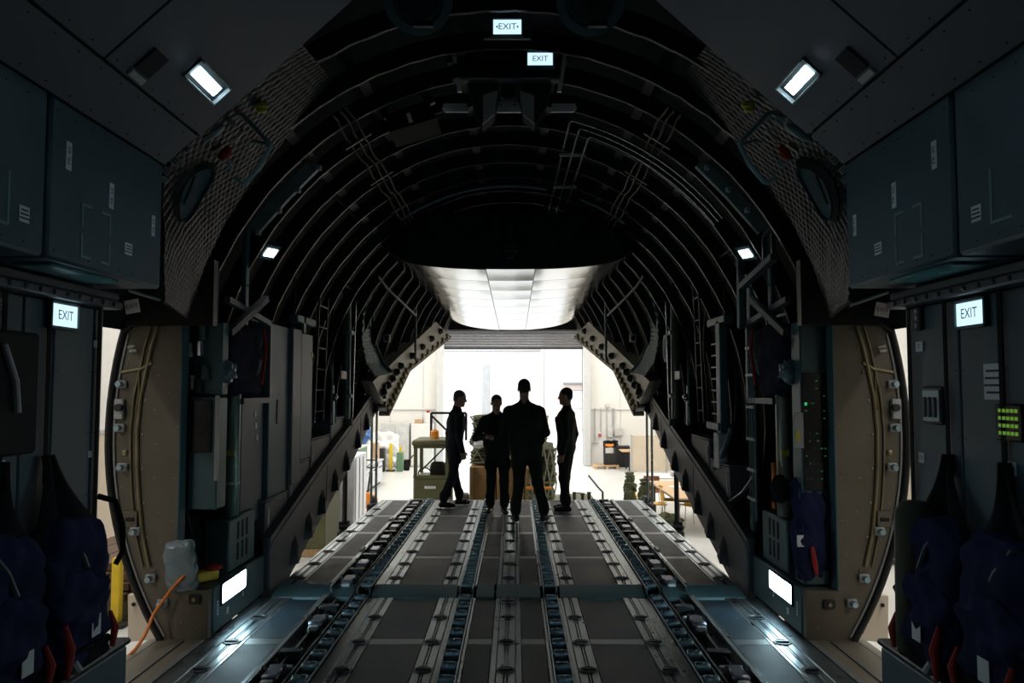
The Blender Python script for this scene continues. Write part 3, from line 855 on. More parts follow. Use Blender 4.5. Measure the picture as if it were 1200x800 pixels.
    st = thing('ramp_actuator', 'dark ramp actuator post at the %s edge of the ramp' % side, 'actuator', (s * 2.06, 10.1, -.2), group='ramp actuators')
    MB().tube([(s * 2.06, 10.1, -.1), (s * 2.05, 10.07, .75)], .03, 10).build('rod', dark_metal, st)
    MB().cbox(s * 2.06 - .07, s * 2.06 + .07, 9.99, 10.19, -.2, -.02, .02).build('clevis', dark_metal, st)
    MB().lathe([(.055, -.06), (.055, .06)], 10, Matrix.Translation((s * 2.06, 10.1, .03)) @ Matrix.Rotation(PI / 2, 4, 'Y')).build('pin', dark_metal, st)

# ================================================================== RAISED REAR CARGO DOOR
door = thing('cargo_door', 'raised rear cargo door with shiny curved metal underside', 'cargo door', (0, 12.8, 2.8))
def dsurf(u, v, off=0.0):
    Y = 9.75 + 6.3 * v
    Wd = 1.5 - .2 * v
    x = u * Wd
    zc = 3.16 - .28 * v
    z = zc + (.10 + .08 * v) * abs(u) ** 2.2 + .12 * abs(u) ** 8
    return Vector((x, Y, z + off))
NR = 8
cols = [(-1, -.2), (-.2, .2), (.2, 1)]
for r in range(NR):
    for ci, (u0, u1) in enumerate(cols):
        v0 = r / NR + .001; v1 = (r + 1) / NR - .001
        dz = .004 * ((r * 3 + ci * 5) % 3)
        m = MB()
        m.sheet(lambda a, b: dsurf(u0 + .002 + (u1 - u0 - .004) * a, v0 + (v1 - v0) * b, dz + .006 * math.sin(PI * b) * (1 if ci == 1 else -.6)), 16 if ci != 1 else 8, 6, -.03)
        m.build('skin_panel', door_alu, door, recalc=False)
m = MB(); m.sheet(lambda a, b: dsurf(-1.01 + 2.02 * a, -.004 + 1.01 * b, .06), 24, 8, -.08); m.build('door_core', black_liner, door, recalc=False)
m = MB()
pts = [dsurf(-1 + 2 * k / 20, 0) for k in range(21)]
m.prism([(p.x, p.z + .02) for p in pts] + [(1.36, 3.6), (1.05, 3.86), (-1.05, 3.86), (-1.36, 3.6)], 'y', 9.74, 9.8)
m.build('front_bulkhead', black_liner, door)
m = MB(); m.cbox(-.06, .06, 9.66, 9.74, 3.28, 3.8, .015); m.cbox(-.09, .09, 9.62, 9.74, 3.36, 3.5, .02); m.build('uplock_bracket', dark_metal, door)
for x in (-.55, -.3, .22, .52):
    MB().cbox(x - .03, x + .03, 9.7, 9.74, 3.5, 3.58, .008).build('clip', dark_metal, door)

# ================================================================== SIGNS
def exit_sign(label, c, right, up, w, h, depth, arrows=False, group='lit exit signs'):
    c = Vector(c); right = Vector(right).normalized(); up = Vector(up).normalized(); n = right.cross(up)
    t = thing('exit_sign', label, 'exit sign', c - up * (h / 2) - n * depth, group=group)
    def slab(a, b, k0, k1, mi, m, cx=0, cz=0):
        P = [c + right * (cx + a / 2 * i) + up * (cz + b / 2 * j) + n * k for k in (k0, k1) for i, j in ((-1, -1), (1, -1), (1, 1), (-1, 1))]
        m.add(P, [(3, 2, 1, 0), (4, 5, 6, 7), (0, 1, 5, 4), (1, 2, 6, 5), (2, 3, 7, 6), (3, 0, 4, 7)], mi)
    m = MB(); slab(w * 1.2, h * 1.3, -depth, -.004, 0, m); m.build('housing', dark_metal, t)
    m = MB()
    for sx in (-1, 1): slab(w * .06, h * 1.3, -.004, .006, 0, m, sx * w * .57)
    for sz in (-1, 1): slab(w * 1.2, h * .1, -.004, .006, 0, m, 0, sz * h * .6)
    m.build('bezel', teal_metal, t)
    m = MB(); slab(w, h, -.004, .002, 0, m); m.build('lit_face', exit_face, t)
    m = MB(); m.text('EXIT', h * .62, c + n * .0025, right, up, lift=.001)
    if arrows:
        for d in (-1, 1):
            q = c + right * (d * w * .37) + n * .0035
            m.add([q + right * (d * w * .05), q - right * (d * w * .03) + up * h * .1, q - right * (d * w * .03) - up * h * .1], [(0, 1, 2)])
    m.build('lettering', ink, t, recalc=False, smooth=False)
    return t
X1 = Vector((1, 0, 0)); Z1 = Vector((0, 0, 1)); Y1 = Vector((0, 1, 0))
t = exit_sign('lit EXIT sign with arrows high at the ceiling centre', at(594.5, 31.5, 5.0), X1, Z1, .178, .092, .06, True)
c = at(594.5, 31.5, 5.0)
m = MB(); m.prism([(c.x - .03, c.z + .07), (c.x + .03, c.z + .07), (c.x + .012, c.z + .2), (c.x - .012, c.z + .2)], 'y', 5.02, 5.04)
m.cbox(c.x - .15, c.x - .142, 5.0, 5.03, c.z - .07, c.z + .2, .002); m.cbox(c.x + .142, c.x + .15, 5.0, 5.03, c.z - .07, c.z + .2, .002); m.cbox(c.x - .15, c.x + .15, 5.0, 5.03, c.z - .075, c.z - .067, .002)
m.build('hanger', teal_metal, t)
t = exit_sign('smaller lit EXIT sign lower and beside the ceiling mechanism', at(633, 69, 5.6), X1, Z1, .178, .088, .06)
exit_sign('lit EXIT sign on the left grey wall', atx(76.5, 370, -2.03), Y1, Z1, .2, .1, .02)
exit_sign('lit EXIT sign on the right grey wall above the paper sheet', atx(1136, 367, 2.03), -Y1, Z1, .2, .1, .02)

# ================================================================== CEILING EQUIPMENT
g = thing('door_winch', 'twin dark hanging winch housings on a pale ceiling plate', 'winch', (0, 6.0, 3.75))
def px_poly(pts, y): return [(p.x, p.z) for p in (at(x_, y_, y) for x_, y_ in pts)]
m = MB(); m.prism(px_poly([(583, 84), (608, 84), (606, 116), (611, 131), (582, 131), (586, 116)], 6.0), 'y', 6.0, 6.03); m.build('back_plate', plate_pale, g)
for a_, b_ in (((560, 84), (584, 143)), ((608, 84), (634, 143))):
    x0, x1 = a_[0], b_[0]; cx = (x0 + x1) / 2
    inn = x1 if x0 < 590 else x0; out = x0 if x0 < 590 else x1
    d_ = 1 if x0 < 590 else -1
    m = MB(); m.prism(px_poly([(out - 16 * d_, 84), (inn, 84), (inn, 108), (inn - 5 * d_, 136), (inn - 19 * d_, 147), (out - 5 * d_, 128)], 5.85), 'y', 5.8, 6.0)
    h = m.build('housing', dark_metal, g)
    m = MB(); m.prism(px_poly([(inn - 18 * d_, 112), (inn - 1 * d_, 106), (inn - 5 * d_, 134), (inn - 18 * d_, 145)], 5.78), 'y', 5.775, 5.8); m.build('cover', light_grey, h)
    m = MB(); m.prism(px_poly([(out - 40 * d_, 121), (out - 13 * d_, 121), (out - 11 * d_, 131), (out - 38 * d_, 131), (out - 42 * d_, 127)], 6.0), 'y', 6.0, 6.02)
    m.build('mount_plate', plate_pale, g)
    m = MB(); m.prism(px_poly([(out - 31 * d_, 61), (out - 26 * d_, 61), (out - 19 * d_, 107), (out - 24 * d_, 107)], 5.7), 'y', 5.7, 5.73); m.build('side_flange', plate_pale, g)
c = at(595, 108, 5.97); m = MB(); m.lathe([(.055, 0), (.05, .03), (.02, .04)], 14, Matrix.Translation(c) @ Matrix.Rotation(PI / 2, 4, 'X')); m.build('cable_drum', gap_black, g)
m = MB()
for k in range(7):
    for sx in (-1, 1):
        q = at(595 + sx * 8.5, 90 + k * 5.5, 5.99); m.ball(q, .008, 6, 4)
m.build('bolt', dark_metal, g)['kind'] = 'stuff'
c = at(589, 73, 5.75); m = MB()
for k in range(7): m.ball(c + Vector((random.uniform(-.035, .035), 0, random.uniform(-.03, .03))), random.uniform(.006, .011), 6, 4)
m.build('connector', chrome, g)['kind'] = 'stuff'
# beam above the housings
m = MB(); p0 = at(522, 62, 5.72); p1 = at(667, 62, 5.72); m.cbox(p0.x, p1.x, 5.72, 5.8, p0.z - .07, p0.z + .06, .01); m.cbox(p0.x + .05, p1.x - .05, 5.7, 5.8, p0.z - .2, p0.z - .08, .01)
m.build('cross_beam', dark_metal, g)

m = MB(); P = px_poly([(452, 138), (503, 121), (512, 138), (456, 155)], 6.2)
r = thing('ceiling_unit', 'brown black equipment box hung from the ceiling with a white tag', 'equipment box', at(480, 155, 6.2))
m.prism(P, 'y', 6.2, 6.6); m.build('unit_body', mat('unit_brown', (.02, .0195, .017), .7, spec=.1), r)
m = MB()
m.prism(px_poly([(437, 112), (447, 108), (458, 137), (450, 140)], 6.22), 'y', 6.2, 6.25); m.prism(px_poly([(482, 95), (492, 92), (510, 120), (502, 124)], 6.22), 'y', 6.2, 6.25); m.prism(px_poly([(437, 112), (482, 95), (482, 101), (441, 118)], 6.22), 'y', 6.2, 6.25)
m.build('cradle', dark_metal, r)
c = at(480, 138, 6.195); label_plate('tag', r, c, Vector((.3, 0, -.95)).normalized(), Vector((.95, 0, .3)).normalized(), .08, .032)

for s, px in ((-1, 490), (1, 692)):
    side = 'left' if s < 0 else 'right'
    c = at(px, -1, 4.55)
    t = thing('ceiling_fitting', 'round ring fitting at the ceiling %s of the arrowed sign' % side, 'fitting', c, group='round ceiling fittings')
    M = Matrix.Translation(c) @ Matrix.Rotation(PI / 2 + .6, 4, 'X')
    MB().lathe([(.2, 0), (.2, .03), (.15, .03), (.14, .01), (.03, .01)], 24, M).build('ring', teal_paint, t)
    MB().lathe([(.12, .012), (.11, .03), (.02, .04)], 20, M).build('dome', dark_metal, t)
    q = at(px + (6 if s < 0 else 8), 28, 4.55); MB().cbox(q.x - .06, q.x + .06, 4.54, 4.58, q.z - .015, q.z + .02, .005).build('foot', dark_metal, t)

# pipe bundles running aft under the ribs
def on_arch(x, off=.05, a=2.4): return CZ + (BI - off) * math.sqrt(1 - (x / (a - off)) ** 2)
for s, side in ((-1, 'left'), (1, 'right')):
    t = thing('pipe_bundle', 'bundle of slim pipes running aft under the %s ceiling ribs' % side, 'pipe', (s * 1.15, 8, 3.6), group='ceiling pipe bundles')
    for k, dx in enumerate((0, .045, .1)):
        x = s * (1.12 + dx)
        pts = [(x + s * .01 * math.sin(y * 5 + k), y, on_arch(x) + .012 * math.sin(y * 11 + k)) for y in np.arange(5.5, 10.6, .18)]
        MB().tube(pts, .009, 6).build('pipe', rib_metal, t)
    for y in (6.2, 7.3, 8.5, 9.7):
        x = s * 1.17; MB().bar((x - .1, y, on_arch(x - .1 if s > 0 else x - .1)), (x + .1, y, on_arch(x + .1)), .03, .02).build('clamp', dark_metal, t)
t = thing('hydraulic_pipe_set', 'three bright bent pipes crossing the ceiling and turning aft', 'pipe', (.55, 8, 3.9))
for k in range(3):
    y0 = 6.5 + .22 * k * .6; xb = at(668 + 11 * k, 133 + 5 * k, y0).x
    zz = lambda x: on_arch(x, .07)
    pts = [(x, y0, zz(x)) for x in np.linspace(1.75, xb + .06, 12)] + [(xb + .02, y0 + .01, zz(xb)), (xb, y0 + .06, zz(xb))] + [(xb - .01 * (y - y0), y, zz(xb)) for y in np.arange(y0 + .3, 10.5, .5)]
    MB().tube(pts, .0095, 6).build('pipe', rail_metal, t)
for y in (7.4, 8.6, 9.9):
    MB().cbox(.47, .72, y, y + .02, on_arch(.6, .07) - .014, on_arch(.6, .07) + .014, .004).build('clamp', light_grey, t)
# teal trim strips across the ceiling
for x0, x1, sd in ((-1.25, .42, 'left'), (.8, 1.3, 'right')):
    m = MB(); pts = [(x, 9.05, on_arch(x, .03)) for x in np.linspace(x0, x1, 10)]
    m.tube(pts, .018, 6); tag(m.build('cable_duct', teal_metal), 'thin teal cable duct along a far rib, %s part' % sd, 'cable duct')
# planks clipped along the arch
for s, side in ((-1, 'left'), (1, 'right')):
    t = thing('arch_channel', 'teal channel bar clipped along the %s ceiling arch' % side, 'channel', (s * 1.8, 6.4, 3.0), group='arch channel bars')
    p = [at(371, 191, 6.4), at(334, 228, 6.4), at(297, 270, 6.4)]
    if s > 0: p = [Vector((-q.x, q.y, q.z)) for q in p]
    m = MB()
    for a_, b_ in zip(p[:-1], p[1:]): m.bar(a_, b_, .1, .05, (0, 1, 0))
    m.build('channel', tube_pale, t)
    for f in (.02, .35, .65, .97):
        q = p[0].lerp(p[2], f); MB().cbox(q.x + .02, q.x + .06, 6.33, 6.38, q.z - .06, q.z - .02, .006).build('clip', light_grey, t)

# oval windows, handles and gear on the quilted blankets
for s, side in ((-1, 'left'), (1, 'right')):
    fl = QF[s]; e = Vector((0.75 * -s, -.15, -.6)).normalized()
    def oval(r0, r1, off0, off1, mats, name, par):
        m = MB(); vs = []; fs = []; n = 28
        for k in range(n):
            a_ = 2 * PI * k / n
            cu = abs(math.cos(a_)) ** .8 * (1 if math.cos(a_) > 0 else -1); cv = abs(math.sin(a_)) ** .8 * (1 if math.sin(a_) > 0 else -1)
            for r_, o_ in ((r0, off0), (r1, off1)): vs.append(fl(.5 + .115 * r_ * cu + .03 * r_ * cv, .33 + .13 * r_ * cv) + e * o_)
        for k in range(n): fs.append((2 * k, 2 * k + 1, 2 * ((k + 1) % n) + 1, 2 * ((k + 1) % n)))
        if r1 == 0 or name == 'pane': fs.append(tuple(2 * k + 1 for k in range(n)))
        m.add(vs, fs); return m.build(name, mats, par)
    t = thing('oval_window', 'oval blue window in the quilted blanket on the %s side' % side, 'window', fl(.5, .3))
    oval(1.25, 1.0, .018, .06, rubber, 'frame', t); oval(1.04, 1.0, .06, .045, teal_metal, 'rim', t); oval(1.0, .98, .045, .042, pane_teal, 'pane', t)
    MB().bar(fl(.44, .27) + e * .055, fl(.56, .25) + e * .055, .012, .008).build('glazing_bar', gap_black, t)
    mir = (lambda p: p) if s < 0 else (lambda p: Vector((-p.x, p.y, p.z)))
    hp = [(225, 166), (247, 152), (279, 133), (284, 134), (317, 169), (316, 173), (305, 194), (289, 213), (284, 215), (275, 207)]
    t = thing('pull_handle', 'bent teal tube handle frame beside the %s oval window' % side, 'handle', mir(at(300, 170, 5.0)))
    MB().tube([mir(at(x, y, 4.5)) for x, y in hp], .014, 8).build('tube', tube_pale, t)
    MB().tube([mir(at(317, 170, 4.5)), mir(at(298, 165, 4.6)), mir(at(292, 168, 4.65))], .01, 6).build('stay', tube_pale, t)
    t = thing('breathing_set', 'clipped emergency breathing set with red hose, %s side' % side, 'breathing set', mir(at(255, 165, 4.9)))
    MB().tube([mir(at(x, y, 4.45)) for x, y in ((226, 163), (232, 154), (242, 147), (252, 142), (262, 140))], .02, 8).build('hose', red_strap if s < 0 else light_grey, t)
    MB().tube([mir(at(x, y, 4.45)) for x, y in ((229, 167), (240, 160), (252, 153), (262, 147))], [.012, .03, .03, .012], 10).build('bottle', tube_pale, t)
    MB().tube([mir(at(x, y, 4.45)) for x, y in ((258, 187), (264, 180), (269, 172))], [.018, .03, .02], 8).build('mask', red_strap, t)
    MB().tube([mir(at(x, y, 4.45)) for x, y in ((274, 166), (286, 152))], .012, 6).build('nozzle', cream, t)
    MB().tube([mir(at(x, y, 4.45)) for x, y in ((249, 176), (256, 172), (260, 168))], .016, 6).build('valve', brass, t)
    for (x, y) in ((269, 193), (259, 184), (271, 143)):
        c = mir(at(x, y, 4.45)); label_plate('tag', t, c, Vector((.75, .0, -.66)), Vector((.66, 0, .75)), .05, .03, lines=1)
    for k, (x, y, w_) in enumerate(((204, 187, .06), (218, 174, .035), (195, 200, .045), (193, 211, .04))):
        c = mir(at(x, y, 4.28)); lb = label_plate('placard', None, c, Vector((.75, 0, -.66 * -s if s > 0 else -.66)), Vector((.66 if s < 0 else -.66, 0, .75)), w_, w_ * .8, lines=2)
        tag(lb, ['larger white placard just above the %s oval window', 'small placard next to the hose on the %s blanket', 'narrow placard second from the bottom of the %s blanket edge', 'lowest white placard at the %s blanket edge'][k] % side, 'placard', 'white placards at the blanket edge')
    c = mir(at(307, 126, 4.62)); m = MB()
    m.cbox(c.x - .03, c.x + .03, c.y - .02, c.y + .01, c.z - .035, c.z + .035, .01); m.cbox(c.x - .045, c.x + .02, c.y - .03, c.y, c.z - .01, c.z + .02, .006)
    tag(m.build('yellow_clip', yellow_tag), 'yellow tagged clip on the %s quilted blanket' % side, 'clip')
    c = mir(at(229, 296, 5.35)); m = MB(); m.tube([c + Vector((-.02 * s * -1, 0, .05)), c + Vector((.02 * s * -1, 0, -.05))], .018, 8); m.ball(c + Vector((.02 * s, -.02, .055)), .018); m.ball(c + Vector((-.02 * s, -.02, -.05)), .018)
    tag(m.build('small_damper', chrome), 'small shiny damper by the first rib, %s side' % side, 'damper')

# aft wall lamps on the ribs
for s, side, px, py in ((-1, 'left', 317, 296), (1, 'right', 874, 297)):
    c = at(px, py, 6.72); n = Vector((-s * .6, -.35, -.7)).normalized()
    rt = n.cross(Z1).normalized() * -1; upv = n.cross(rt) * -1
    if upv.z < 0: upv = -upv
    t = thing('rib_lamp', 'small square lamp clamped to a rib on the %s side' % side, 'lamp', c, group='rib lamps')
    def slab(a, b, k0, k1, m):
        P = [c + rt * (a / 2 * i) + upv * (b / 2 * j) + n * k for k in (k0, k1) for i, j in ((-1, -1), (1, -1), (1, 1), (-1, 1))]
        m.add(P, [(3, 2, 1, 0), (4, 5, 6, 7), (0, 1, 5, 4), (1, 2, 6, 5), (2, 3, 7, 6), (3, 0, 4, 7)])
    m = MB(); slab(.16, .15, -.06, 0, m); m.build('lamp_body', teal_metal, t)
    m = MB(); slab(.11, .08, 0, .006, m); m.build('lamp_lens', aft_lens, t)

# ================================================================== SIDE EQUIPMENT BEHIND THE DOORWAYS
def pad(mb, c, half, seed=0, wr=.012, n=12, p=4.0, M=None):
    """soft rounded block with creases"""
    c = Vector(c); hx, hy, hz = half
    rnd = random.Random(seed); ph = [rnd.uniform(0, 6) for _ in range(6)]
    bm = bmesh.new(); bmesh.ops.create_cube(bm, size=2)
    bmesh.ops.subdivide_edges(bm, edges=bm.edges[:], cuts=n, use_grid_fill=True)
    bm.verts.index_update(); vs = []
    for v in bm.verts:
        d = v.co; L = (abs(d.x) ** p + abs(d.y) ** p + abs(d.z) ** p) ** (1 / p)
        q = d / L
        w = wr * (math.sin(q.z * 7 + q.y * 3 + ph[0]) + .6 * math.sin(q.y * 9 - q.z * 5 + ph[1]) + .5 * math.sin(q.x * 8 + q.z * 13 + ph[2]))
        q = Vector((q.x * (hx + w), q.y * (hy + w), q.z * (hz + w)))
        vs.append(c + ((M @ q) if M else q))
    mb.add(vs, [tuple(v.index for v in f.verts) for f in bm.faces]); bm.free()
    return mb

for s, side in ((-1, 'left'), (1, 'right')):
    # low locker with the step lamp
    t = thing('step_locker', 'low locker with a bright step lamp at the %s floor edge' % side, 'locker', (s * 2.17, 6.25, 0), group='low lockers with step lamps')
    MB().cbox(s * 2.05, s * 2.3, 5.725, 6.86, 0.006, .33, .008).build('locker_body', teal_metal, t)
    c = atx(274, 686, -2.045) if s < 0 else atx(915, 687, 2.045)
    lm = MB().cbox(c.x - s * .006, c.x + s * .01, c.y - .25, c.y + .25, c.z - .065, c.z + .065, .004).build('lamp_lens', step_lens, t)
    m = MB()
    for dz in (-1, 1): m.cbox(c.x - s * .012, c.x + s * .01, c.y - .27, c.y + .27, c.z + dz * .073 - .006, c.z + dz * .073 + .006, .003)
    for dy in (-1, 1): m.cbox(c.x - s * .012, c.x + s * .01, c.y + dy * .262 - .006, c.y + dy * .262 + .006, c.z - .075, c.z + .075, .003)
    m.build('lamp_frame', dark_metal, t)
    rt = Vector((0, -s, 0))
    label_plate('label', t, (s * 2.0485, 5.8, .17), rt, Z1, .025, .1, lines=4)
    label_plate('label', t, (s * 2.0485, 6.33, .17), rt, Z1, .025, .1, lines=4)
    label_plate('label', t, (s * 2.0485, 6.0, .1), rt, Z1, .04, .045, lines=2)
    # vented box
    t = thing('vented_box', 'slotted grey box on the %s low locker' % side, 'vented box', (s * 2.18, 6.35, .33), group='vented boxes')
    MB().cbox(s * 2.09, s * 2.28, 6.12, 6.72, .335, .73, .012).build('box_body', teal_metal, t)
    for k in range(3):
        for j in range(2):
            MB().box(s * 2.086, s * 2.092, 6.3 + k * .1, 6.335 + k * .1, .4 + j * .16, .53 + j * .16).build('vent_slot', gap_black, t)
    # vertical cylinder
    cx = s * 2.15
    t = thing('standing_cylinder', '%s vertical cylinder standing on the slotted box' % ('green grey' if s < 0 else 'pale grey'), 'cylinder', (cx, 6.3, .73))
    MB().lathe([(.06, .735), (.066, .75), (.066, 1.68), (.06, 1.7)], 18, Matrix.Translation((cx, 6.3, 0))).build('tube', tube_green if s < 0 else tube_grey, t)
    MB().lathe([(.07, .98), (.07, 1.0)], 18, Matrix.Translation((cx, 6.3, 0))).build('clamp', light_grey, t)
    MB().cbox(cx - s * .02 - .03, cx - s * .02 + .03, 6.225, 6.237, 1.2, 1.25, .003).build('yellow_label', yellow_tag, t)
    if s > 0: MB().tube([(cx - .1, 6.27, .8), (cx - .1, 6.27, 1.15)], .018, 8).build('orange_sleeve', orange_cord, t)
    # hanging bag with its rectangular frame
    t = thing('hanging_vest', 'dark navy vest bag hung high by the %s wall with a red strap' % side, 'vest', (s * 2.15, 6.3, 1.66), group='hanging vest bags')
    m = MB(); pad(m, (s * 2.13, 6.38, 1.94), (.1, .4, .28), 3 + s); m.build('bag', navy_dark, t)
    MB().tube([(s * 2.01, 6.62, 2.2), (s * 1.995, 6.63, 2.05), (s * 2.0, 6.6, 1.9), (s * 2.01, 6.57, 1.75)], .013, 6).build('strap', red_strap, t)
    MB().tube([(s * 2.0, 6.5, 1.95), (s * 1.995, 6.46, 1.88), (s * 2.0, 6.43, 1.83)], .009, 6).build('toggle', light_grey, t)
    m = MB(); pad(m, (s * 2.08, 5.95, 1.84), (.07, .08, .08), 9, .01, 8, 2.4); m.build('wrapped_cap', plastic_film, t)
    t = thing('stowage_frame', 'grey rectangular tube frame round the %s hanging vest' % side, 'frame', (s * 2.06, 6.5, 1.6), group='stowage frames')
    m = MB(); P = [(5.95, 2.38), (6.98, 2.28), (6.98, 1.62), (6.3, 1.62)]
    for a_, b_ in zip(P[:-1], P[1:]): m.bar((s * 2.08, *a_), (s * 2.08, *b_), .045, .045, (1, 0, 0))
    m.build('frame_tube', grey_paint, t)
    m = MB(); m.bar((s * 2.06, 5.95, 2.13), (s * 2.0, 6.62, 2.46), .05, .05, (1, 0, 0)); m.build('brace', beam_grey, t)
    # upright dark stanchion and teal bar reaching the ribs
    tag(MB().cbox(s * 2.14, s * 2.26, 5.84, 5.96, 1.7, 2.66, .01).build('stanchion', black_liner), 'dark upright stanchion behind the %s door jamb' % side, 'stanchion')
    m = MB(); m.cbox(s * 2.1, s * 2.14, 6.42, 6.5, 2.2, 3.03, .008)
    for z in (2.3, 2.55, 2.8): m.ball((s * 2.1, 6.46, z), .014, 6, 4)
    tag(m.build('upright_bar', teal_paint), 'slim teal upright bar above the %s hanging vest' % side, 'upright bar')

# left side: dark screen unit beside the jamb
t = thing('screen_unit', 'teal equipment unit with a dark screen beside the door jamb', 'equipment unit', (-2.17, 5.85, .33))
MB().cbox(-2.27, -2.06, 5.76, 5.95, .86, 1.66, .01).build('unit_body', teal_metal, t)
c0 = at(217, 530, 5.755); c1 = at(249, 468, 5.755)
MB().cbox(c0.x, c1.x, 5.748, 5.762, c0.z, c1.z, .004).build('screen', screen_dark, t)
MB().cbox(c1.x + .02, -2.05, 5.75, 5.77, c0.z - .2, c1.z + .03, .004).build('edge_plate', light_grey, t)
t = thing('valve_cluster', 'cluster of small valves and pipes above the dark screen unit', 'valve', (-2.17, 5.85, 1.68))
MB().cbox(-2.27, -2.06, 5.82, 5.95, 1.67, 2.2, .01).build('back_plate', teal_paint, t)
for k, (px, py, mm) in enumerate(((222, 410, light_grey), (235, 408, chrome), (225, 448, cream), (232, 452, dark_metal), (240, 436, teal_paint), (222, 385, dark_metal), (237, 390, teal_metal))):
    c = at(px, py, 5.8); MB().tube([c + Vector((0, 0, -.05)), c + Vector((0, -.01, .05))], [.03, .022], 10).build('valve', mm, t)
MB().cbox(*sorted((at(214, 462, 5.8).x, at(226, 440, 5.8).x)), 5.74, 5.8, at(214, 462, 5.8).z, at(226, 440, 5.8).z, .01).build('black_box', rubber, t)
# right side: rack of green lit controls
t = thing('control_rack', 'black control rack with rows of green lights by the jamb', 'control rack', (2.19, 5.85, .33))
MB().cbox(2.09, 2.27, 5.76, 5.95, .34, 2.2, .01).build('rack_body', teal_metal, t)
MB().cbox(2.1, 2.265, 5.75, 5.762, 1.0, 1.83, .004).build('rack_face', screen_dark, t)
rnd = random.Random(5)
for r_ in range(14):
    z = 1.08 + r_ * .053
    m = MB(); m2 = MB()
    for k in range(6):
        if rnd.random() < .45: continue
        x = 2.115 + k * .026; q = m if rnd.random() < .3 else m2
        q.box(x, x + rnd.uniform(.006, .016), 5.745, 5.75, z, z + .008)
    if m.v: m.build('indicator_row', led_dim, t)
    if m2.v: m2.build('indicator_row', mat('led_off%d' % r_, (.03, .09, .05), .5), t)
m = MB(); m.box(2.112, 2.13, 5.744, 5.75, 1.6, 1.608); m.box(2.112, 2.13, 5.744, 5.75, 1.612, 1.62); m.build('indicator_row', led_green, t)
MB().cbox(2.03, 2.1, 5.74, 5.76, 1.3, 1.55, .004).build('label_card', light_grey, t)
MB().cbox(2.04, 2.07, 5.733, 5.742, 1.35, 1.42, .003).build('yellow_label', yellow_tag, t)
MB().tube([(2.2, 5.78, 1.0), (2.24, 5.77, .995)], .01, 6).build('latch', light_grey, t)
# kit bag standing on the right low locker
t = thing('kit_bag', 'navy kit bag with red tag slumped against the green lit rack', 'bag', (2.15, 5.8, .33))
m = MB(); pad(m, (2.17, 5.86, .72), (.1, .13, .37), 21, .014); m.build('bag', navy, t)
m = MB(); pad(m, (2.1, 5.74, .55), (.06, .05, .17), 22, .008, 8); m.build('pocket', navy, t)
MB().cbox(2.02, 2.08, 5.69, 5.7, .62, .7, .003).build('white_tag', white_label, t)
MB().tube([(2.12, 5.68, .62), (2.13, 5.67, .52), (2.15, 5.69, .43)], [.012, .02, .012], 6).build('red_tag', red_strap, t)
m = MB(); pad(m, (2.0, 5.98, .98), (.06, .06, .1), 23, .01, 8, 2.5); m.build('black_sleeve', strap_black, t)
# vertical pipes with clamps
t = thing('riser_pipes', 'three upright pipes with clamps beside the pale cylinder', 'pipe', (2.1, 6.85, .6))
for k in range(3): MB().tube([(2.07 + .0 * k, 6.78 + .075 * k, .62), (2.07, 6.78 + .075 * k, 2.2)], .017, 8).build('pipe', teal_metal if k else rail_metal, t)
for z in (.78, 1.02, 1.28, 1.55, 1.82, 2.05): MB().cbox(2.04, 2.07, 6.75, 6.97, z, z + .028, .006).build('clamp', light_grey, t)
MB().cbox(2.085, 2.12, 6.95, 7.05, .5, 2.6, .006).build('mast', teal_paint, t)
t = thing('lifting_mast', 'tall teal mast with bracket arm under the rib lamp', 'mast', (2.05, 6.9, 1.9))
MB().cbox(2.0, 2.06, 6.98, 7.05, 2.24, 3.0, .008).build('post', teal_paint, t)
MB().bar((2.03, 7.0, 2.6), (2.03, 6.1, 2.72), .05, .06, (1, 0, 0)).build('arm', grey_paint, t)
m = MB()
for a_, b_ in (((6.12, 2.74), (6.12, 2.95)), ((6.12, 2.95), (6.34, 2.93)), ((6.34, 2.93), (6.34, 2.7))): m.bar((2.03, *a_), (2.03, *b_), .03, .03, (1, 0, 0))
m.build('loop', beam_grey, t)

# tall cabinets
t = thing('tall_cabinet', 'tall teal cabinet with a grey front edge behind the vest', 'cabinet', (-2.16, 7.5, .7))
MB().cbox(-2.28, -2.1, 7.08, 7.68, .74, 2.3, .01).build('cabinet_body', teal_paint, t)
MB().cbox(-2.28, -2.06, 7.68, 7.98, .8, 2.3, .01).build('front_edge', grey_paint, t)
MB().cbox(-2.12, -2.09, 7.3, 7.36, 1.4, 1.62, .006).build('holder', dark_metal, t)
t = thing('slim_cabinet', 'slim teal cabinet with hinge arm next to the tall one', 'cabinet', (-2.16, 8.3, .9))
MB().cbox(-2.26, -2.08, 8.05, 8.5, 1.0, 2.28, .01).build('cabinet_body', teal_paint, t)
MB().cbox(-2.2, -2.1, 8.2, 8.3, 2.28, 2.46, .01).build('post', teal_paint, t)
MB().cbox(-2.2, -2.1, 7.98, 8.7, 2.38, 2.46, .01).build('arm', teal_paint, t)
MB().cbox(-2.085, -2.075, 8.44, 8.5, 2.05, 2.1, .003).build('yellow_label', yellow_tag, t)
t = thing('slotted_panel', 'grey panel with punched slots behind the green cylinder', 'panel', (-2.2, 6.75, .5))
MB().cbox(-2.22, -2.14, 6.5, 7.05, .6, 1.62, .008).build('plate', grey_paint, t)
for k in range(3): MB().cbox(-2.139, -2.132, 6.8 + .03 * k, 6.84 + .03 * k, 1.48 - .1 * k, 1.53 - .1 * k, .004).build('slot', white_label, t)
t = thing('teal_rack', 'teal upright rack with a white coded sign behind the pipes', 'rack', (2.15, 8.1, .9))
MB().cbox(2.08, 2.16, 7.98, 8.14, .95, 2.4, .01).build('post', teal_paint, t)
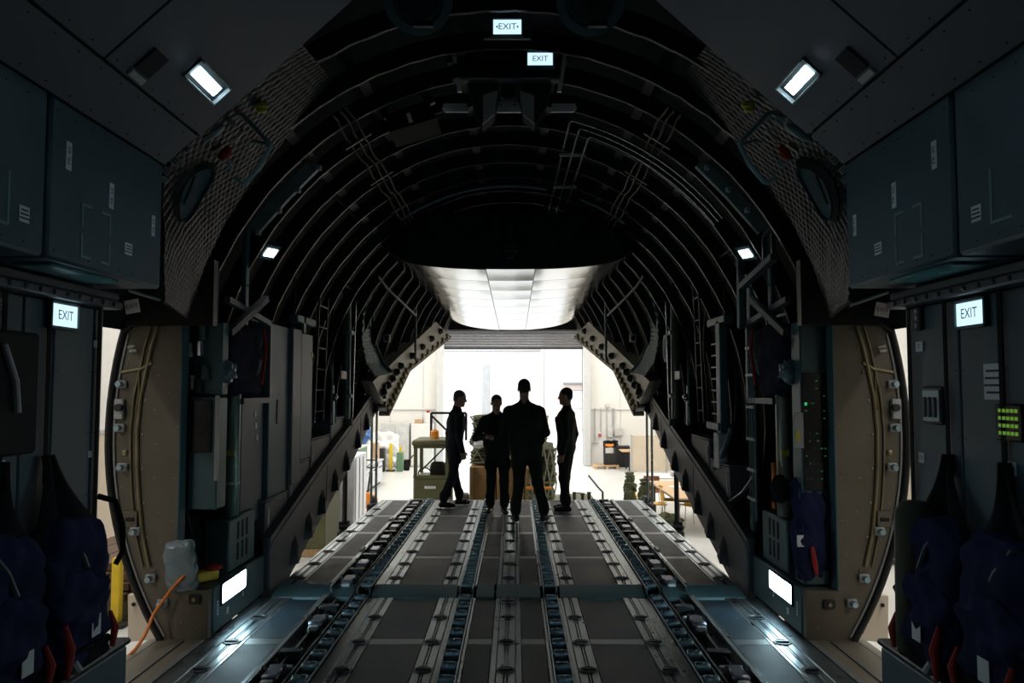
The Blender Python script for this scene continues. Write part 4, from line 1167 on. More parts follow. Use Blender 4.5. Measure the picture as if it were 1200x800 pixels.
MB().cbox(2.08, 2.18, 7.8, 8.5, 2.36, 2.44, .01).build('head', teal_paint, t)
MB().cbox(2.06, 2.12, 8.0, 8.5, 1.3, 1.38, .01).build('shelf', teal_paint, t)
MB().cbox(2.05, 2.14, 7.96, 8.16, .93, 1.28, .01).build('sign_box', light_grey, t)
m = MB(); m.text('I O', .07, (2.0495, 8.06, 1.17), (0, -1, 0), (0, 0, 1)); m.build('lettering', ink, t, recalc=False)
for k in range(7): MB().cbox(2.12, 2.18, 8.2, 8.5, 1.45 + k * .12, 1.47 + k * .12, .004).build('rung', dark_metal, t)
# stepped boxes over the sill beam
for s, side in ((-1, 'left'), (1, 'right')):
    for k, (y0, y1, z0, z1) in enumerate(((6.95, 7.62, .42, .77), (7.66, 8.4, .6, 1.0), (8.45, 9.3, .85, 1.2), (9.35, 10.2, 1.05, 1.38))):
        if s > 0 and k in (0, 3): continue
        t = thing('sill_box', 'dark stowage box, %s of the steps up the %s sill beam' % (('lowest', 'second', 'third', 'highest')[k], side), 'box', (s * 2.12, (y0 + y1) / 2, z0), group='stowage boxes along the sill beams')
        MB().cbox(s * 2.075, s * 2.3, y0, y1, z0, z1 - .02, .01).build('box_body', beam_grey, t)
        MB().cbox(s * 2.07, s * 2.3, y0, y1, z1 - .02, z1, .006).build('lid', grey_paint, t)
        MB().cbox(s * 2.068, s * 2.076, y0 + .06, y0 + .09, z0 + .1, z1 - .08, .002).build('label', light_grey, t)
# dark liners under and behind
for s, side in ((-1, 'left'), (1, 'right')):
    m = MB()
    m.prism([(7.0, .3), (11.8, 1.5), (11.8, 1.62), (7.0, .45)], 'x', s * 2.07, s * 2.45)
    struct('trim_ledge_' + side, m, dark_metal, 'dark sloping ledge behind the %s sill beam' % side)

# tubes, ladders and hoses along the aft walls
def ladder(y0, y1, x, z0, z1, lean, label, rungs, s, cat='ladder', matl=rib_metal):
    t = thing('wall_ladder', label, cat, (s * x, (y0 + y1) / 2, z0), group='slim ladders on the aft walls')
    for y in (y0, y1): MB().tube([(s * x, y, z0), (s * (x - lean), y + .05, z1)], .013, 6).build('rail', matl, t)
    for k in range(rungs):
        f = (k + .5) / rungs; z = z0 + (z1 - z0) * f; xx = s * (x - lean * f)
        MB().tube([(xx, y0 + .05 * f, z), (xx, y1 + .05 * f, z)], .01, 6).build('rung', matl, t)
ladder(8.75, 9.15, 2.12, 1.35, 2.75, .03, 'slim ladder on the left wall near the cabinets', 6, -1)
ladder(10.75, 11.05, 2.12, 1.72, 2.75, .02, 'bright rung ladder by the left teal blanket', 7, -1, matl=rail_metal)
ladder(8.75, 9.0, 2.1, 1.35, 2.85, .03, 'slim ladder on the right wall by the teal rack', 6, 1)
for s, side in ((-1, 'left'), (1, 'right')):
    t = thing('standing_tube', 'thick upright tube on the %s wall near the rear' % side, 'tube', (s * 2.08, 10.2, 1.3), group='thick upright tubes')
    MB().lathe([(.055, 1.32), (.055, 3.0), (.03, 3.05)], 12, Matrix.Translation((s * 2.07, 10.15, 0))).build('tube', tube_green if s < 0 else tube_grey, t)
    MB().lathe([(.09, 1.25), (.09, 1.34)], 12, Matrix.Translation((s * 2.07, 10.15, 0))).build('base', dark_metal, t)
    for z in (1.6, 2.4): MB().cbox(s * 2.0, s * 2.1, 10.1, 10.3, z, z + .05, .01).build('clamp', light_grey, t)
    MB().tube([(s * 2.02, 10.3, 1.35), (s * 2.0, 10.35, 2.85)], .012, 6).build('rod', chrome, t)
    t = thing('stay_rods', 'crossed steel stay rods hanging on the %s aft wall' % side, 'rod', (s * 2.05, 9.3, 1.4), group='crossed stay rods')
    for a_, b_, r_ in (((9.15, 1.36), (9.3, 2.05), .014), ((9.4, 1.32), (9.2, 2.0), .012), ((9.25, 1.3), (9.3, 1.75), .02), ((9.1, 1.32), (9.45, 1.6), .016)):
        MB().tube([(s * 2.03, *a_), (s * 2.05, *b_)], r_, 6).build('rod', rail_metal, t)
    c = (s * 2.02, 9.27, 1.62); m = MB(); m.ball(c, .045); m.build('joint', chrome, t)
    tag(MB().cbox(s * 2.0, s * 2.02, 9.55, 9.85, 1.83, 1.93, .004).build('name_plate', mat('plate_tan' + side, (.4, .37, .33), .5)), 'plain pale plate on the %s aft wall' % side, 'plate')
    # teal quilted blanket at the rear corner
    A = [at(436, 335, 11.0), at(425, 370, 11.0), at(424, 400, 11.0), at(429, 425, 11.0), at(440, 440, 11.1)]
    B = [at(438, 330, 11.9), at(434, 365, 11.9), at(436, 400, 11.9), at(446, 424, 11.9), at(456, 436, 11.9)]
    if s > 0: A = [Vector((-p.x, p.y, p.z)) for p in A]; B = [Vector((-p.x, p.y, p.z)) for p in B]
    def crv(P, t_):
        t_ *= len(P) - 1; i = min(int(t_), len(P) - 2); return P[i].lerp(P[i + 1], t_ - i)
    def bf(u, v):
        h = abs(math.sin(PI * (u * 26 + v * 13) / 2)) * abs(math.sin(PI * (u * 26 - v * 13) / 2))
        return crv(A, u).lerp(crv(B, u), v) + Vector((-s * .018 * h, -.008 * h, -.008 * h))
    m = MB(); m.sheet(bf, 130, 66, .02); tag(m.build('corner_blanket', quilt_teal, recalc=False), 'teal quilted blanket curling round the %s rear corner' % side, 'insulation blanket')
    m = MB(); m.tube([p + Vector((-s * .03, 0, 0)) for p in B], .03, 8); tag(m.build('edge_tube', teal_paint), 'teal edge tube along the %s rear blanket' % side, 'tube')
    # small switch box near the arm
    c = at(453, 396, 12.2) if s < 0 else at(742, 396, 12.2)
    t = thing('switch_box', 'small switch box low on the %s aft wall' % side, 'switch box', c, group='aft switch boxes')
    MB().cbox(c.x - .05, c.x + .05, c.y, c.y + .06, c.z - .06, c.z + .06, .008).build('box_body', light_grey, t)
    MB().cbox(c.x - .025, c.x + .025, c.y - .006, c.y, c.z - .04, c.z + .04, .004).build('switch', screen_dark, t)
    c = at(487, 390, 13.4) if s < 0 else at(710, 390, 13.4)
    tag(MB().tube([(c.x, 13.4, c.z - .45), (c.x, 13.4, c.z + .75)], .022, 8).build('prop_rod', rail_metal), 'thin upright rod standing over the %s door frame arm' % side, 'rod')
    # cables along aft wall
    for k in range(3):
        pts = [(s * (2.2 + .02 * math.sin(z * 4 + k)), 8.0 + k * 1.0 + .15 * math.sin(z * 3 + k * 2), z) for z in np.arange(1.3, 2.9, .12)]
        tag(MB().tube(pts, .014, 6).build('wall_cable', rib_metal), 'loose cable down the %s aft wall, %s' % (side, ('by the cabinets', 'by the ladder', 'by the thick tube')[k]), 'cable', 'cables on the aft walls')
# coiled hose ring on the right
c = at(780, 408, 10.6); m = MB()
m.tube([(c.x, c.y + .09 * math.cos(a_), c.z + .16 * math.sin(a_)) for a_ in np.linspace(0, 2 * PI, 24, endpoint=False)], .022, 8, closed=True)
tag(m.build('white_ring', mat('ring_white', (.7, .68, .72), .5)), 'white oval ring hung beside the thick tube', 'ring')
# curved ducts low on the right
for k, pts in enumerate(([(858, 500), (850, 525), (838, 548)], [(885, 560), (872, 578), (855, 590)])):
    tag(MB().tube([atx(x, y, 2.08) for x, y in pts], .03, 8).build('hose_elbow', dark_metal if k else teal_metal), ['curved hose under the teal rack', 'bent hose end low by the upright pipes'][k], 'hose')

# loose items by the left jamb: plastic bag, yellow connector, orange cable
m = MB(); pad(m, (-2.24, 5.615, .5), (.105, .02, .17), 31, .006, 12, 5.0, Matrix.Rotation(-.12, 3, 'Y'))
tag(m.build('plastic_bag', plastic_film), 'crumpled clear plastic bag against the door jamb', 'bag')
c = at(243, 662, 5.9)
t = thing('power_connector', 'yellow and black power connector on the low locker', 'connector', (c.x, 5.9, .335))
R_ = Matrix.Translation((c.x, 5.9, .34)) @ Matrix.Rotation(.9, 4, 'Z')
m = MB(); m.cbox(-.11, .07, -.05, .05, 0, .075, .012, M=R_); m.build('plug_body', yellow_paint, t)
m = MB(); m.cbox(-.02, .1, -.055, .055, .072, .1, .01, M=R_); m.build('cap', red_strap, t)
m = MB(); m.cbox(-.15, -.1, -.035, .035, .01, .06, .012, M=R_); m.build('gland', rubber, t)
cb = [at(231, 664, 5.8), at(217, 674, 5.6), at(203, 688, 5.58), at(188, 708, 5.55), at(180, 720, 5.52), atz(166, 733, .01), atz(150, 739, .01)]
cb = cb[:5] + [Vector((-2.42, 5.35, .02)), Vector((-2.75, 5.25, -.3)), Vector((-3.0, 5.2, -1.25))]
def smooth_pts(P, n=6):
    out = []
    for i in range(len(P) - 1):
        g = lambda k: P[max(0, min(len(P) - 1, k))]
        p0, p1, p2, p3 = g(i - 1), g(i), g(i + 1), g(i + 2)
        for k in range(n):
            f = k / n
            out.append(.5 * ((2 * p1) + (p2 - p0) * f + (2 * p0 - 5 * p1 + 4 * p2 - p3) * f * f + (3 * p1 - p0 - 3 * p2 + p3) * f ** 3))
    return out + [P[-1]]
tag(MB().tube(smooth_pts(cb), .011, 8).build('extension_cable', orange_cord), 'orange cable trailing out over the door sill', 'cable')

# ================================================================== SIDE SEATS NEAR THE CAMERA
for s, side in ((-1, 'left'), (1, 'right')):
    t = thing('seat_box', 'blue grey bench box along the %s wall in front' % side, 'bench box', (s * 1.95, 3.0, 0), group='bench boxes')
    MB().cbox(s * 1.84, s * 2.05, 2.0, 4.02, .005, .47, .01).build('box_body', wall_grey, t)
    MB().cbox(s * 1.83, s * 2.05, 2.0, 4.04, .47, .5, .008).build('top_edge', dark_metal, t)
    for k, (y0, y1) in enumerate(((3.42, 3.9), (2.92, 3.38))):
        nm = 'nearer the doorway' if k == 0 else 'at the frame edge'
        t = thing('folded_seat', 'folded navy fabric seat on the %s bench %s' % (side, nm), 'seat', (s * 1.92, (y0 + y1) / 2, .5), group='folded side seats')
        cy = (y0 + y1) / 2; hw = (y1 - y0) / 2
        m = MB(); pad(m, (s * 1.945, cy, .83), (.085, hw, .31), 40 + k + s * 5, .012, 14); m.build('backrest', navy, t)
        m = MB(); pad(m, (s * 1.9, cy - .02, .72), (.07, hw * .86, .2), 45 + k + s * 5, .012, 12); m.build('seat', navy, t)
        m = MB(); pad(m, (s * 1.88, cy, .54), (.045, hw * .9, .05), 48 + k, .008, 8); m.build('seat_edge', strap_black, t)
        rt = Vector((0, -s, 0))
        label_plate('white_tag', t, (s * 1.822, cy + (.02 if s < 0 else -.04), .66), rt, Z1, .075, .09)
        m = MB(); m.tube([(s * 1.84, y1 - .06, .68), (s * 1.82, y1 - .05, .6), (s * 1.82, y1 - .07, .52)], [.008, .018, .01], 8); m.build('red_strap', red_strap, t)
        m = MB(); m.tube([(s * 1.84, y0 + .04, .72), (s * 1.82, y0 + .05, .62), (s * 1.82, y0 + .03, .5)], [.01, .02, .011], 8); m.build('red_strap', red_strap, t)
        m = MB(); m.tube([(s * 1.83, y0 + .09, .55), (s * 1.81, y0 + .1, .51)], .02, 8); m.build('buckle', light_grey, t)
        # harness: webbing from the rail spreading into dark fabric
        ys_ = (3.6 if s < 0 else 3.7) if k == 0 else 3.28
        for yy, w_ in ((ys_, .03),):
            MB().box(s * 2.03 - .002, s * 2.03 + .002, yy - w_ / 2, yy + w_ / 2, 1.3, 2.14).build('webbing', strap_black, t)
        def net(u, v):
            top_w = .03 + (hw * 1.1 - .03) * v ** 1.6
            yy = ys_ * (1 - v) + cy * v + (u - .5) * 2 * top_w
            return Vector((s * (2.03 - .07 * v - .02 * math.sin(u * 9 + k)), yy, 1.42 - .36 * v - .05 * math.sin(u * PI) * v))
        m = MB(); m.sheet(net, 14, 10, .012); m.build('harness', strap_black, t, recalc=False)
        m = MB(); m.tube([(s * 1.9, cy - .12, 1.12), (s * 1.87, cy - .05, 1.02), (s * 1.86, cy, .92)], .012, 6); m.build('belt', teal_metal, t)
    tag(MB().box(s * 2.035 - .002, s * 2.035 + .002, 4.03, 4.06, .6, 2.14).build('tie_strap', strap_black), 'black webbing strap hanging by the %s doorway' % side, 'strap')
tag(MB().tube([(-1.96, 3.93, 1.2), (-1.9, 3.98, 1.17), (-1.88, 4.02, 1.05), (-1.88, 4.03, .92), (-1.9, 4.0, .86)], .014, 8).build('hanging_loop', strap_black), 'dark loop of strap hanging off the seat by the left doorway', 'strap')
m = MB(); m.lathe([(.05, .505), (.075, .54), (.085, 1.15), (.05, 1.2)], 14, Matrix.Translation((1.87, 3.78, 0)) @ Matrix.Rotation(.03, 4, 'Y'))
tag(m.build('rolled_mat', olive_dark), 'upright olive roll at the end of the right bench', 'roll')
tag(MB().cbox(1.85, 1.95, 3.62, 3.82, .505, .56, .02).build('red_grip', red_strap), 'dull red fitting lying on the right bench box', 'fitting')
# left wall: black hatch, tags
t = thing('wall_hatch', 'black rounded hatch on the left wall at the frame edge', 'hatch', (-2.03, 3.35, 1.4))
m = MB(); m.cbox(-2.05, -2.02, 3.1, 3.52, 1.44, 1.96, .03); m.build('cover', gap_black, t)
m = MB(); m.tube([(-2.01, 3.25, 1.9), (-2.0, 3.32, 1.75), (-2.0, 3.34, 1.62)], .014, 8); m.build('handle', light_grey, t)
def wall_label(name, label, px, py, s, w, h, txt=None, ts=.03, lines=0, cat='label'):
    c = atx(px, py, s * 2.048); l = label_plate(name, None, c, Vector((0, -s, 0)), Z1, w, h, txt, ts, lines); return tag(l, label, cat)
wall_label('wall_label', 'small striped label low by the left strap', 105, 532, -1, .035, .03, lines=2)
wall_label('wall_label', 'tiny square label on the left wall below the exit sign', 112, 403, -1, .04, .035)
wall_label('wall_label', 'small label under the black hatch', 2, 545, -1, .04, .04, lines=2)
wall_label('wall_label', 'label high at the left frame edge', 2, 357, -1, .03, .05, lines=2)
wall_label('wall_label', 'white L14 label under the green keypad', 1185, 549, 1, .07, .055, 'L14', .038)
wall_label('wall_label', 'white L13 label below the switch panel', 1080, 536, 1, .055, .05, 'L13', .03)
wall_label('wall_label', 'small arrow sign below the black sockets', 1077.5, 406, 1, .07, .05, 'Y', .035)
wall_label('paper_sheet', 'pale printed paper sheet taped to the right wall', 1164, 447, 1, .13, .15, lines=4, cat='paper')
t = thing('light_switch', 'pale panel of three large switches on the right wall', 'switch panel', atx(1094, 475, 2.05))
c = atx(1095, 475, 2.05); MB().cbox(c.x - .012, c.x, c.y - .09, c.y + .09, c.z - .09, c.z + .09, .006).build('bezel', dark_metal, t)
MB().cbox(c.x - .02, c.x - .01, c.y - .075, c.y + .075, c.z - .075, c.z + .075, .004).build('plate', white_label, t)
for k in range(3): MB().cbox(c.x - .032, c.x - .018, c.y - .06 + k * .045, c.y - .03 + k * .045, c.z - .055, c.z + .04, .005).build('switch', grey_paint, t)
t = thing('keypad', 'black keypad glowing green at the right frame edge', 'keypad', atx(1185, 495, 2.05))
c = atx(1187, 495, 2.05); MB().cbox(c.x - .02, c.x, c.y - .09, c.y + .09, c.z - .075, c.z + .075, .006).build('case', screen_dark, t)
for i in range(5):
    for j in range(4):
        MB().box(c.x - .024, c.x - .02, c.y - .065 + i * .027, c.y - .05 + i * .027, c.z - .05 + j * .03, c.z - .036 + j * .03).build('key', led_key, t)
t = thing('socket_strip', 'black strip of three sockets by the right doorway', 'socket', atx(1079, 373, 2.05))
c = atx(1080, 373, 2.05); MB().cbox(c.x - .02, c.x, c.y - .028, c.y + .028, c.z - .06, c.z + .06, .006).build('strip', rubber, t)
for k in range(3): MB().lathe([(.014, 0), (.012, .01)], 10, Matrix.Translation((c.x - .02, c.y, c.z - .035 + k * .035)) @ Matrix.Rotation(-PI / 2, 4, 'Y')).build('socket', light_grey, t)
m = MB()
for k, (px, py) in enumerate(((88, 350), (90, 352))): pass
c = atx(87, 350, -2.05); tag(MB().cbox(c.x, c.x + .02, c.y - .02, c.y + .02, c.z - .012, c.z + .012, .004).build('status_lamp', mat('lamp_cyan', (.1, .5, .5), .3)), 'tiny cyan status lamp above the left wall sign', 'lamp')

# ================================================================== HANGAR
G = GROUND
m = MB(); m.box(-7.2, 7.4, -8, 32.3, G - .2, G); struct('floor_hangar', m, hangar_floor, 'pale smooth hangar floor')
m = MB(); m.box(-60, 60, 32.3, 110, G - .25, G - .02); struct('ground', m, tarmac, 'bright apron outside the hangar door')
m = MB()
m.box(-7.2, -2.78, 32, 32.3, G, 7); m.box(2.73, 7.4, 32, 32.3, G, 7); m.box(-2.78, 2.73, 32, 32.3, 3.95, 7)
wb = struct('wall_back', m, hangar_wall, 'white rear hangar wall with the big door opening')
for x0, x1 in ((-7.2, -3.0), (3.0, 7.4)):
    MB().cbox(x0, x1, 31.95, 32.0, .86, .92, .01).build('wall_rail', column_white, wb)
for x in (-6.2, -4.9, -3.6, 4.2, 5.6):
    MB().box(x, x + .012, 31.985, 32.0, G, 6).build('wall_joint', light_grey, wb)
for x0, x1, nm in ((-3.06, -2.76, 'left'), (2.73, 3.02, 'right')):
    m = MB(); m.cbox(x0, x1, 31.65, 32.3, G, 4.6, .03); struct('pillar_' + nm, m, column_white, 'pale %s pillar of the hangar door' % nm)
t = thing('roller_shutter', 'grey roller shutter partly lowered in the hangar doorway', 'roller shutter', (0, 31.9, 3.3))
for k in range(7):
    z = 3.33 + k * .1
    MB().prism([(31.92, z), (31.88, z + .05), (31.92, z + .095), (31.98, z + .095), (31.98, z)], 'x', -2.76, 2.73).build('slat', shutter_grey, t)
MB().cbox(-2.78, 2.75, 31.7, 32.0, 4.02, 4.5, .03).build('shutter_box', shutter_grey, t)
MB().cbox(-2.76, 2.73, 31.9, 31.99, 3.27, 3.33, .01).build('bottom_bar', dark_metal, t)
for s, side, X in ((-1, 'left', -7.2), (1, 'right', 7.4)):
    m = MB(); m.box(X, X + s * .3, -8, 32.3, G, 7)
    w = struct('wall_hangar_' + side, m, hangar_wall, 'white %s side wall of the hangar' % side)
    MB().cbox(X - s * .04, X, -8, 32, .92, 1.0, .01).build('dado_rail', light_grey, w)
    MB().box(X - s * .02, X, -8, 32, G, .92).build('dado_panel', cream, w)
    for y in range(-6, 32, 4): MB().box(X - s * .03, X, y, y + .02, G, 7).build('wall_joint', light_grey, w)
m = MB(); m.box(-7.5, 7.7, -8.3, 32.3, 7, 7.2); struct('ceiling_hangar', m, hangar_wall, 'pale hangar roof above the aircraft')
m = MB(); m.box(-7.5, 7.7, -8.3, -8, G, 7); struct('wall_hangar_front', m, hangar_wall, 'plain hangar wall ahead of the aircraft')
for x in (-5.4, 0.0, 5.6):
    for y in (-2, 6, 12.5, 19, 24, 29):
        if x == 0 and y < 18: continue
        t = thing('hangar_lamp', 'long roof lamp of the hangar, %s row, %s' % ({-5.4: 'left', 0.0: 'middle', 5.6: 'right'}[x], {-2: 'ahead of the camera side', 6: 'over the side doors', 12.5: 'over the ramp end', 19: 'over the loader', 24: 'past the loader', 29: 'by the rear wall'}[y]), 'ceiling lamp', (x, y, 6.6), group='hangar roof lamps')
        MB().cbox(x - .3, x + .3, y - 1.2, y + 1.2, 6.62, 6.75, .03).build('housing', white_paint, t)
        for dy in (-.9, .9): MB().tube([(x, y + dy, 6.74), (x, y + dy, 7.01)], .02, 6).build('hanger', light_grey, t)
        MB().cbox(x - .25, x + .25, y - 1.15, y + 1.15, 6.6, 6.62, .005).build('lamp_lens', hangar_lens, t)
        L = bpy.data.lights.new('hangar_lamp_light', 'AREA'); L.shape = 'RECTANGLE'; L.size = .5; L.size_y = 2.3; L.energy = HANGAR_LAMP_W; L.color = (1.0, .97, .92)
        lo = bpy.data.objects.new('hangar_lamp_light', L); COL.objects.link(lo); lo.location = (0, 0, -.03); lo.parent = t

# buildings across the apron
t = thing('building', 'pale flat roofed building seen through the hangar door', 'building', (-2, 75, G))
MB().box(-16, 2.3, 72, 84, G, 5.0).build('facade', facade_pale, t)
MB().cbox(-16.2, 2.35, 71.8, 84, 5.0, 5.4, .05).build('roof_edge', light_grey, t)
MB().cbox(-2.9, -2.2, 71.9, 72.05, -1, 3.9, .03).build('downpipe', light_grey, t)
for x in (-12, -9, -6):
    w_ = MB().cbox(x, x + 1.6, 71.95, 72.02, .6, 2.0, .02).build('window', light_grey, t)
    MB().box(x + .1, x + 1.5, 71.93, 71.95, .7, 1.9).build('pane', pane_glass, w_)
t = thing('building', 'pinkish brick building at the right of the hangar door view', 'building', (8, 62, G))
MB().box(2.6, 18, 60, 74, G, 9.0).build('facade', facade_pink, t)
MB().cbox(2.4, 18, 59.8, 74, 9.0, 9.4, .05).build('roof_edge', light_grey, t)
for x in (4.0, 7.0, 10.0):
    w_ = MB().cbox(x, x + 1.4, 59.95, 60.02, .2, 1.6, .02).build('window', light_grey, t)
    MB().box(x + .1, x + 1.3, 59.93, 59.95, .3, 1.5).build('pane', pane_glass, w_)
MB().cbox(3.6, 6.4, 59.3, 60, 2.0, 2.15, .03).build('canopy', shutter_grey, t)

# -------- loader vehicle behind the ramp
t = thing('cargo_loader', 'olive cargo loader vehicle with a glazed cab behind the ramp', 'loader', (0, 18, G))
P = lambda px, py, Y: at(px, py, Y)
Yc = 16.0
x0 = P(484, 585, Yc).x; x1 = P(526, 585, Yc).x; zt = P(500, 521, Yc).z; zm = P(500, 560, Yc).z
MB().cbox(x0, x1, Yc, Yc + 1.1, G + .35, zm, .03).build('cab_base', olive, t)
for x in (x0 + .04, x1 - .04):
    for y in (Yc + .04, Yc + 1.06): MB().cbox(x - .035, x + .035, y - .035, y + .035, zm, zt, .01).build('cab_post', olive, t)
MB().cbox(x0 - .03, x1 + .03, Yc - .05, Yc + 1.15, zt - .02, zt + .09, .03).build('cab_roof', olive, t)
for a_, b_ in (((x0, zm + .02), (x1, zm + .02)), ((x0, zt - .04), (x1, zt - .04))): MB().bar((a_[0], Yc + .02, a_[1]), (b_[0], Yc + .02, b_[1]), .05, .06).build('window_frame', olive, t)
gl = bpy.data.materials.new('cab_glass'); gl.use_nodes = True
b_ = gl.node_tree.nodes['Principled BSDF']; b_.inputs['Transmission Weight'].default_value = 1; b_.inputs['Roughness'].default_value = .03; b_.inputs['IOR'].default_value = 1.05; b_.inputs['Base Color'].default_value = (.9, .95, .93, 1)
MB().box(x0 + .07, x1 - .07, Yc + .03, Yc + .036, zm + .05, zt - .06).build('windscreen', gl, t)
m = MB(); pad(m, ((x0 + x1) / 2 + .08, Yc + .6, zm + .1), (.16, .12, .17), 3, .004, 6); m.build('driver_seat', rubber, t)
m = MB(); m.tube([(x0 + .2 + .13 * math.cos(a_), Yc + .25, zm + .05 + .13 * math.sin(a_)) for a_ in np.linspace(0, 2 * PI, 16, endpoint=False)], .015, 6, closed=True); m.build('steering_wheel', rubber, t)
m = MB(); m.bar((x0 + .1, Yc + .8, zm + .1), (x1 - .15, Yc + .85, zt - .1), .03, .03); m.build('brace', dark_metal, t)
c = P(477, 545, Yc); MB().cbox(c.x - .06, c.x + .06, Yc - .1, Yc - .05, c.z - .1, c.z + .12, .02).build('mirror', rubber, t)
MB().tube([(c.x, Yc - .07, c.z + .05), (x0, Yc + .02, c.z + .2)], .012, 6).build('mirror_arm', dark_metal, t)
c = P(504, 571, Yc - .01); label_plate('number_plate', t, (c.x, Yc - .004, c.z), X1, Z1, .22, .05, lines=1)
MB().cbox(-1.25, 1.6, 15.2, 18.6, -1.05, -.8, .03).build('chassis', olive_dark, t)
MB().cbox(1.0, 1.6, 14.9, 16.6, -.72, -.42, .02).build('side_platform', olive, t)
MB().cbox(-1.25, 1.6, 14.9, 18.8, -.8, -.72, .02).build('deck', olive, t)
for x in (-1.1, 1.45):
    for y in (16.0, 17.8):
        MB().lathe([(.2, -.14), (.36, -.13), (.38, 0), (.36, .13), (.2, .14)], 16, Matrix.Translation((x, y, G + .38)) @ Matrix.Rotation(PI / 2, 4, 'Y')).build('wheel', rubber, t)
for k in range(4): MB().lathe([(.03, 0), (.03, .12), (.04, .13), (.04, .16)], 8, Matrix.Translation((1.05 + .14 * k, 15.4 + .2 * (k % 2), -.42))).build('guide_roller', olive_dark, t)
m = MB(); m.tube([(1.6, 15.1, -.8), (1.68, 15.1, -.5), (1.68, 15.12, -.2), (1.62, 15.3, -.14), (1.55, 16.5, -.05)], .02, 8); m.build('side_handrail', dark_metal, t)
m = MB()
zr = P(500, 490, 17).z
for x in (-1.75, -1.0): m.bar((x, 17.4, zt), (x, 17.4, zr + .1), .05, .05)
m.bar((-1.75, 17.4, zr + .1), (-1.0, 17.4, zr + .1), .05, .05); m.bar((-1.75, 17.4, zr + .05), (-1.3, 17.4, zt + .1), .04, .04)
m.build('roof_rack', dark_metal, t)
c = P(509, 509, 16.4); MB().lathe([(.075, 0), (.085, .02), (.08, .15), (.04, .19)], 12, Matrix.Translation((c.x, 16.5, zt + .09))).build('beacon', orange_paint, t)
m = MB(); pad(m, (x1 + .03, 16.3, zt + .17), (.11, .1, .1), 4, .01, 6, 2.5); m.build('work_light', white_paint, t)

# -------- netted pallet loads on the loader
Yl = 17.3
def box_px(px0, py0, px1, py1, Y): a_ = P(px0, py0, Y); b_ = P(px1, py1, Y); return a_.x, b_.x, min(a_.z, b_.z), max(a_.z, b_.z)
for k, (a0, a1, z1_) in enumerate(((-.92, -.36, .05), (-.34, .24, .08), (.26, .6, .02))):
    t = thing('plywood_crate', ['plywood crate at the cab end of the loader deck', 'plywood crate in the middle of the loader deck', 'narrow plywood crate under the strapped load'][k], 'crate', (a0, Yl, -.72), group='plywood crates on the loader')
    MB().cbox(a0, a1, Yl, Yl + 1.2, -.715, z1_, .012).build('crate_body', plywood, t)
    for x in (a0 + .04, a1 - .04): MB().cbox(x - .035, x + .035, Yl - .02, Yl, -.71, z1_ - .01, .004).build('batten', wood_pale, t)
strap_olive = mat('strap_olive', (.3, .3, .22), .8)
def net_load(name, label, x0, x1, y0, y1, z0, z1, layers, seed):
    t = thing(name, label, 'cargo load', ((x0 + x1) / 2, (y0 + y1) / 2, z0))
    rnd = random.Random(seed); h = (z1 - z0) / layers
    for k in range(layers):
        m = MB(); d = rnd.uniform(-.03, .03)
        pad(m, ((x0 + x1) / 2 + d, (y0 + y1) / 2, z0 + h * (k + .5)), ((x1 - x0) / 2 * rnd.uniform(.93, 1.03), (y1 - y0) / 2, h * .53), seed * 10 + k, .016, 10, 5.0)
        m.build('bundle', camo_net if k % 2 else camo, t)
    ys = y0 - .04
    n = 4
    for k in range(n):
        xa = x0 + (x1 - x0) * k / n; xb = x0 + (x1 - x0) * (k + 1) / n
        for a_, b_ in (((xa, z0), (xb, (z0 + z1) / 2)), ((xb, z0), (xa, (z0 + z1) / 2)), ((xa, (z0 + z1) / 2), (xb, z1)), ((xb, (z0 + z1) / 2), (xa, z1))):
            MB().tube([(a_[0], ys, a_[1]), ((a_[0] + b_[0]) / 2, ys - .02, (a_[1] + b_[1]) / 2), (b_[0], ys, b_[1])], .014, 6).build('net_strap', strap_olive, t)
    for z in (z0 + .02, (z0 + z1) / 2, z1 - .02): MB().tube([(x0, ys, z), (x1, ys, z)], .016, 6).build('net_strap', strap_olive, t)
a0, a1, b0, b1 = box_px(551, 547, 606, 487, Yl + .3)
net_load('netted_load', 'tall camouflage bundle under a cargo net behind the people', a0, a1 + .25, Yl + .25, Yl + 1.4, .1, b1, 8, 3)
a0, a1, b0, b1 = box_px(612, 547, 643, 487, Yl + 1.2)
net_load('netted_load', 'far camouflage bundle beside the tall man under a net', a0 - .1, a1, Yl + 1.5, Yl + 2.6, -.72, b1, 9, 5)
a0, a1, b0, b1 = box_px(622, 580, 652, 524, Yl - 1.9)
net_load('strapped_load', 'lower strapped camouflage load beside the man at the end', a0, a1, Yl - 1.9, Yl - .1, -.715, b1, 6, 8)
m = MB(); pad(m, (P(561, 521, Yl).x, Yl + .1, P(561, 521, Yl).z), (.11, .06, .09), 6, .01, 8, 2.5); tag(m.build('white_bundle', cyl_white), 'small white bundle tucked in the tall netted load', 'bundle')
c = P(634, 572, 15.2); tag(MB().cbox(c.x - .28, c.x + .2, 15.2, 15.25, c.z - .02, c.z + .03, .01).build('orange_bar', orange_paint), 'orange bar in front of the strapped load', 'bar')

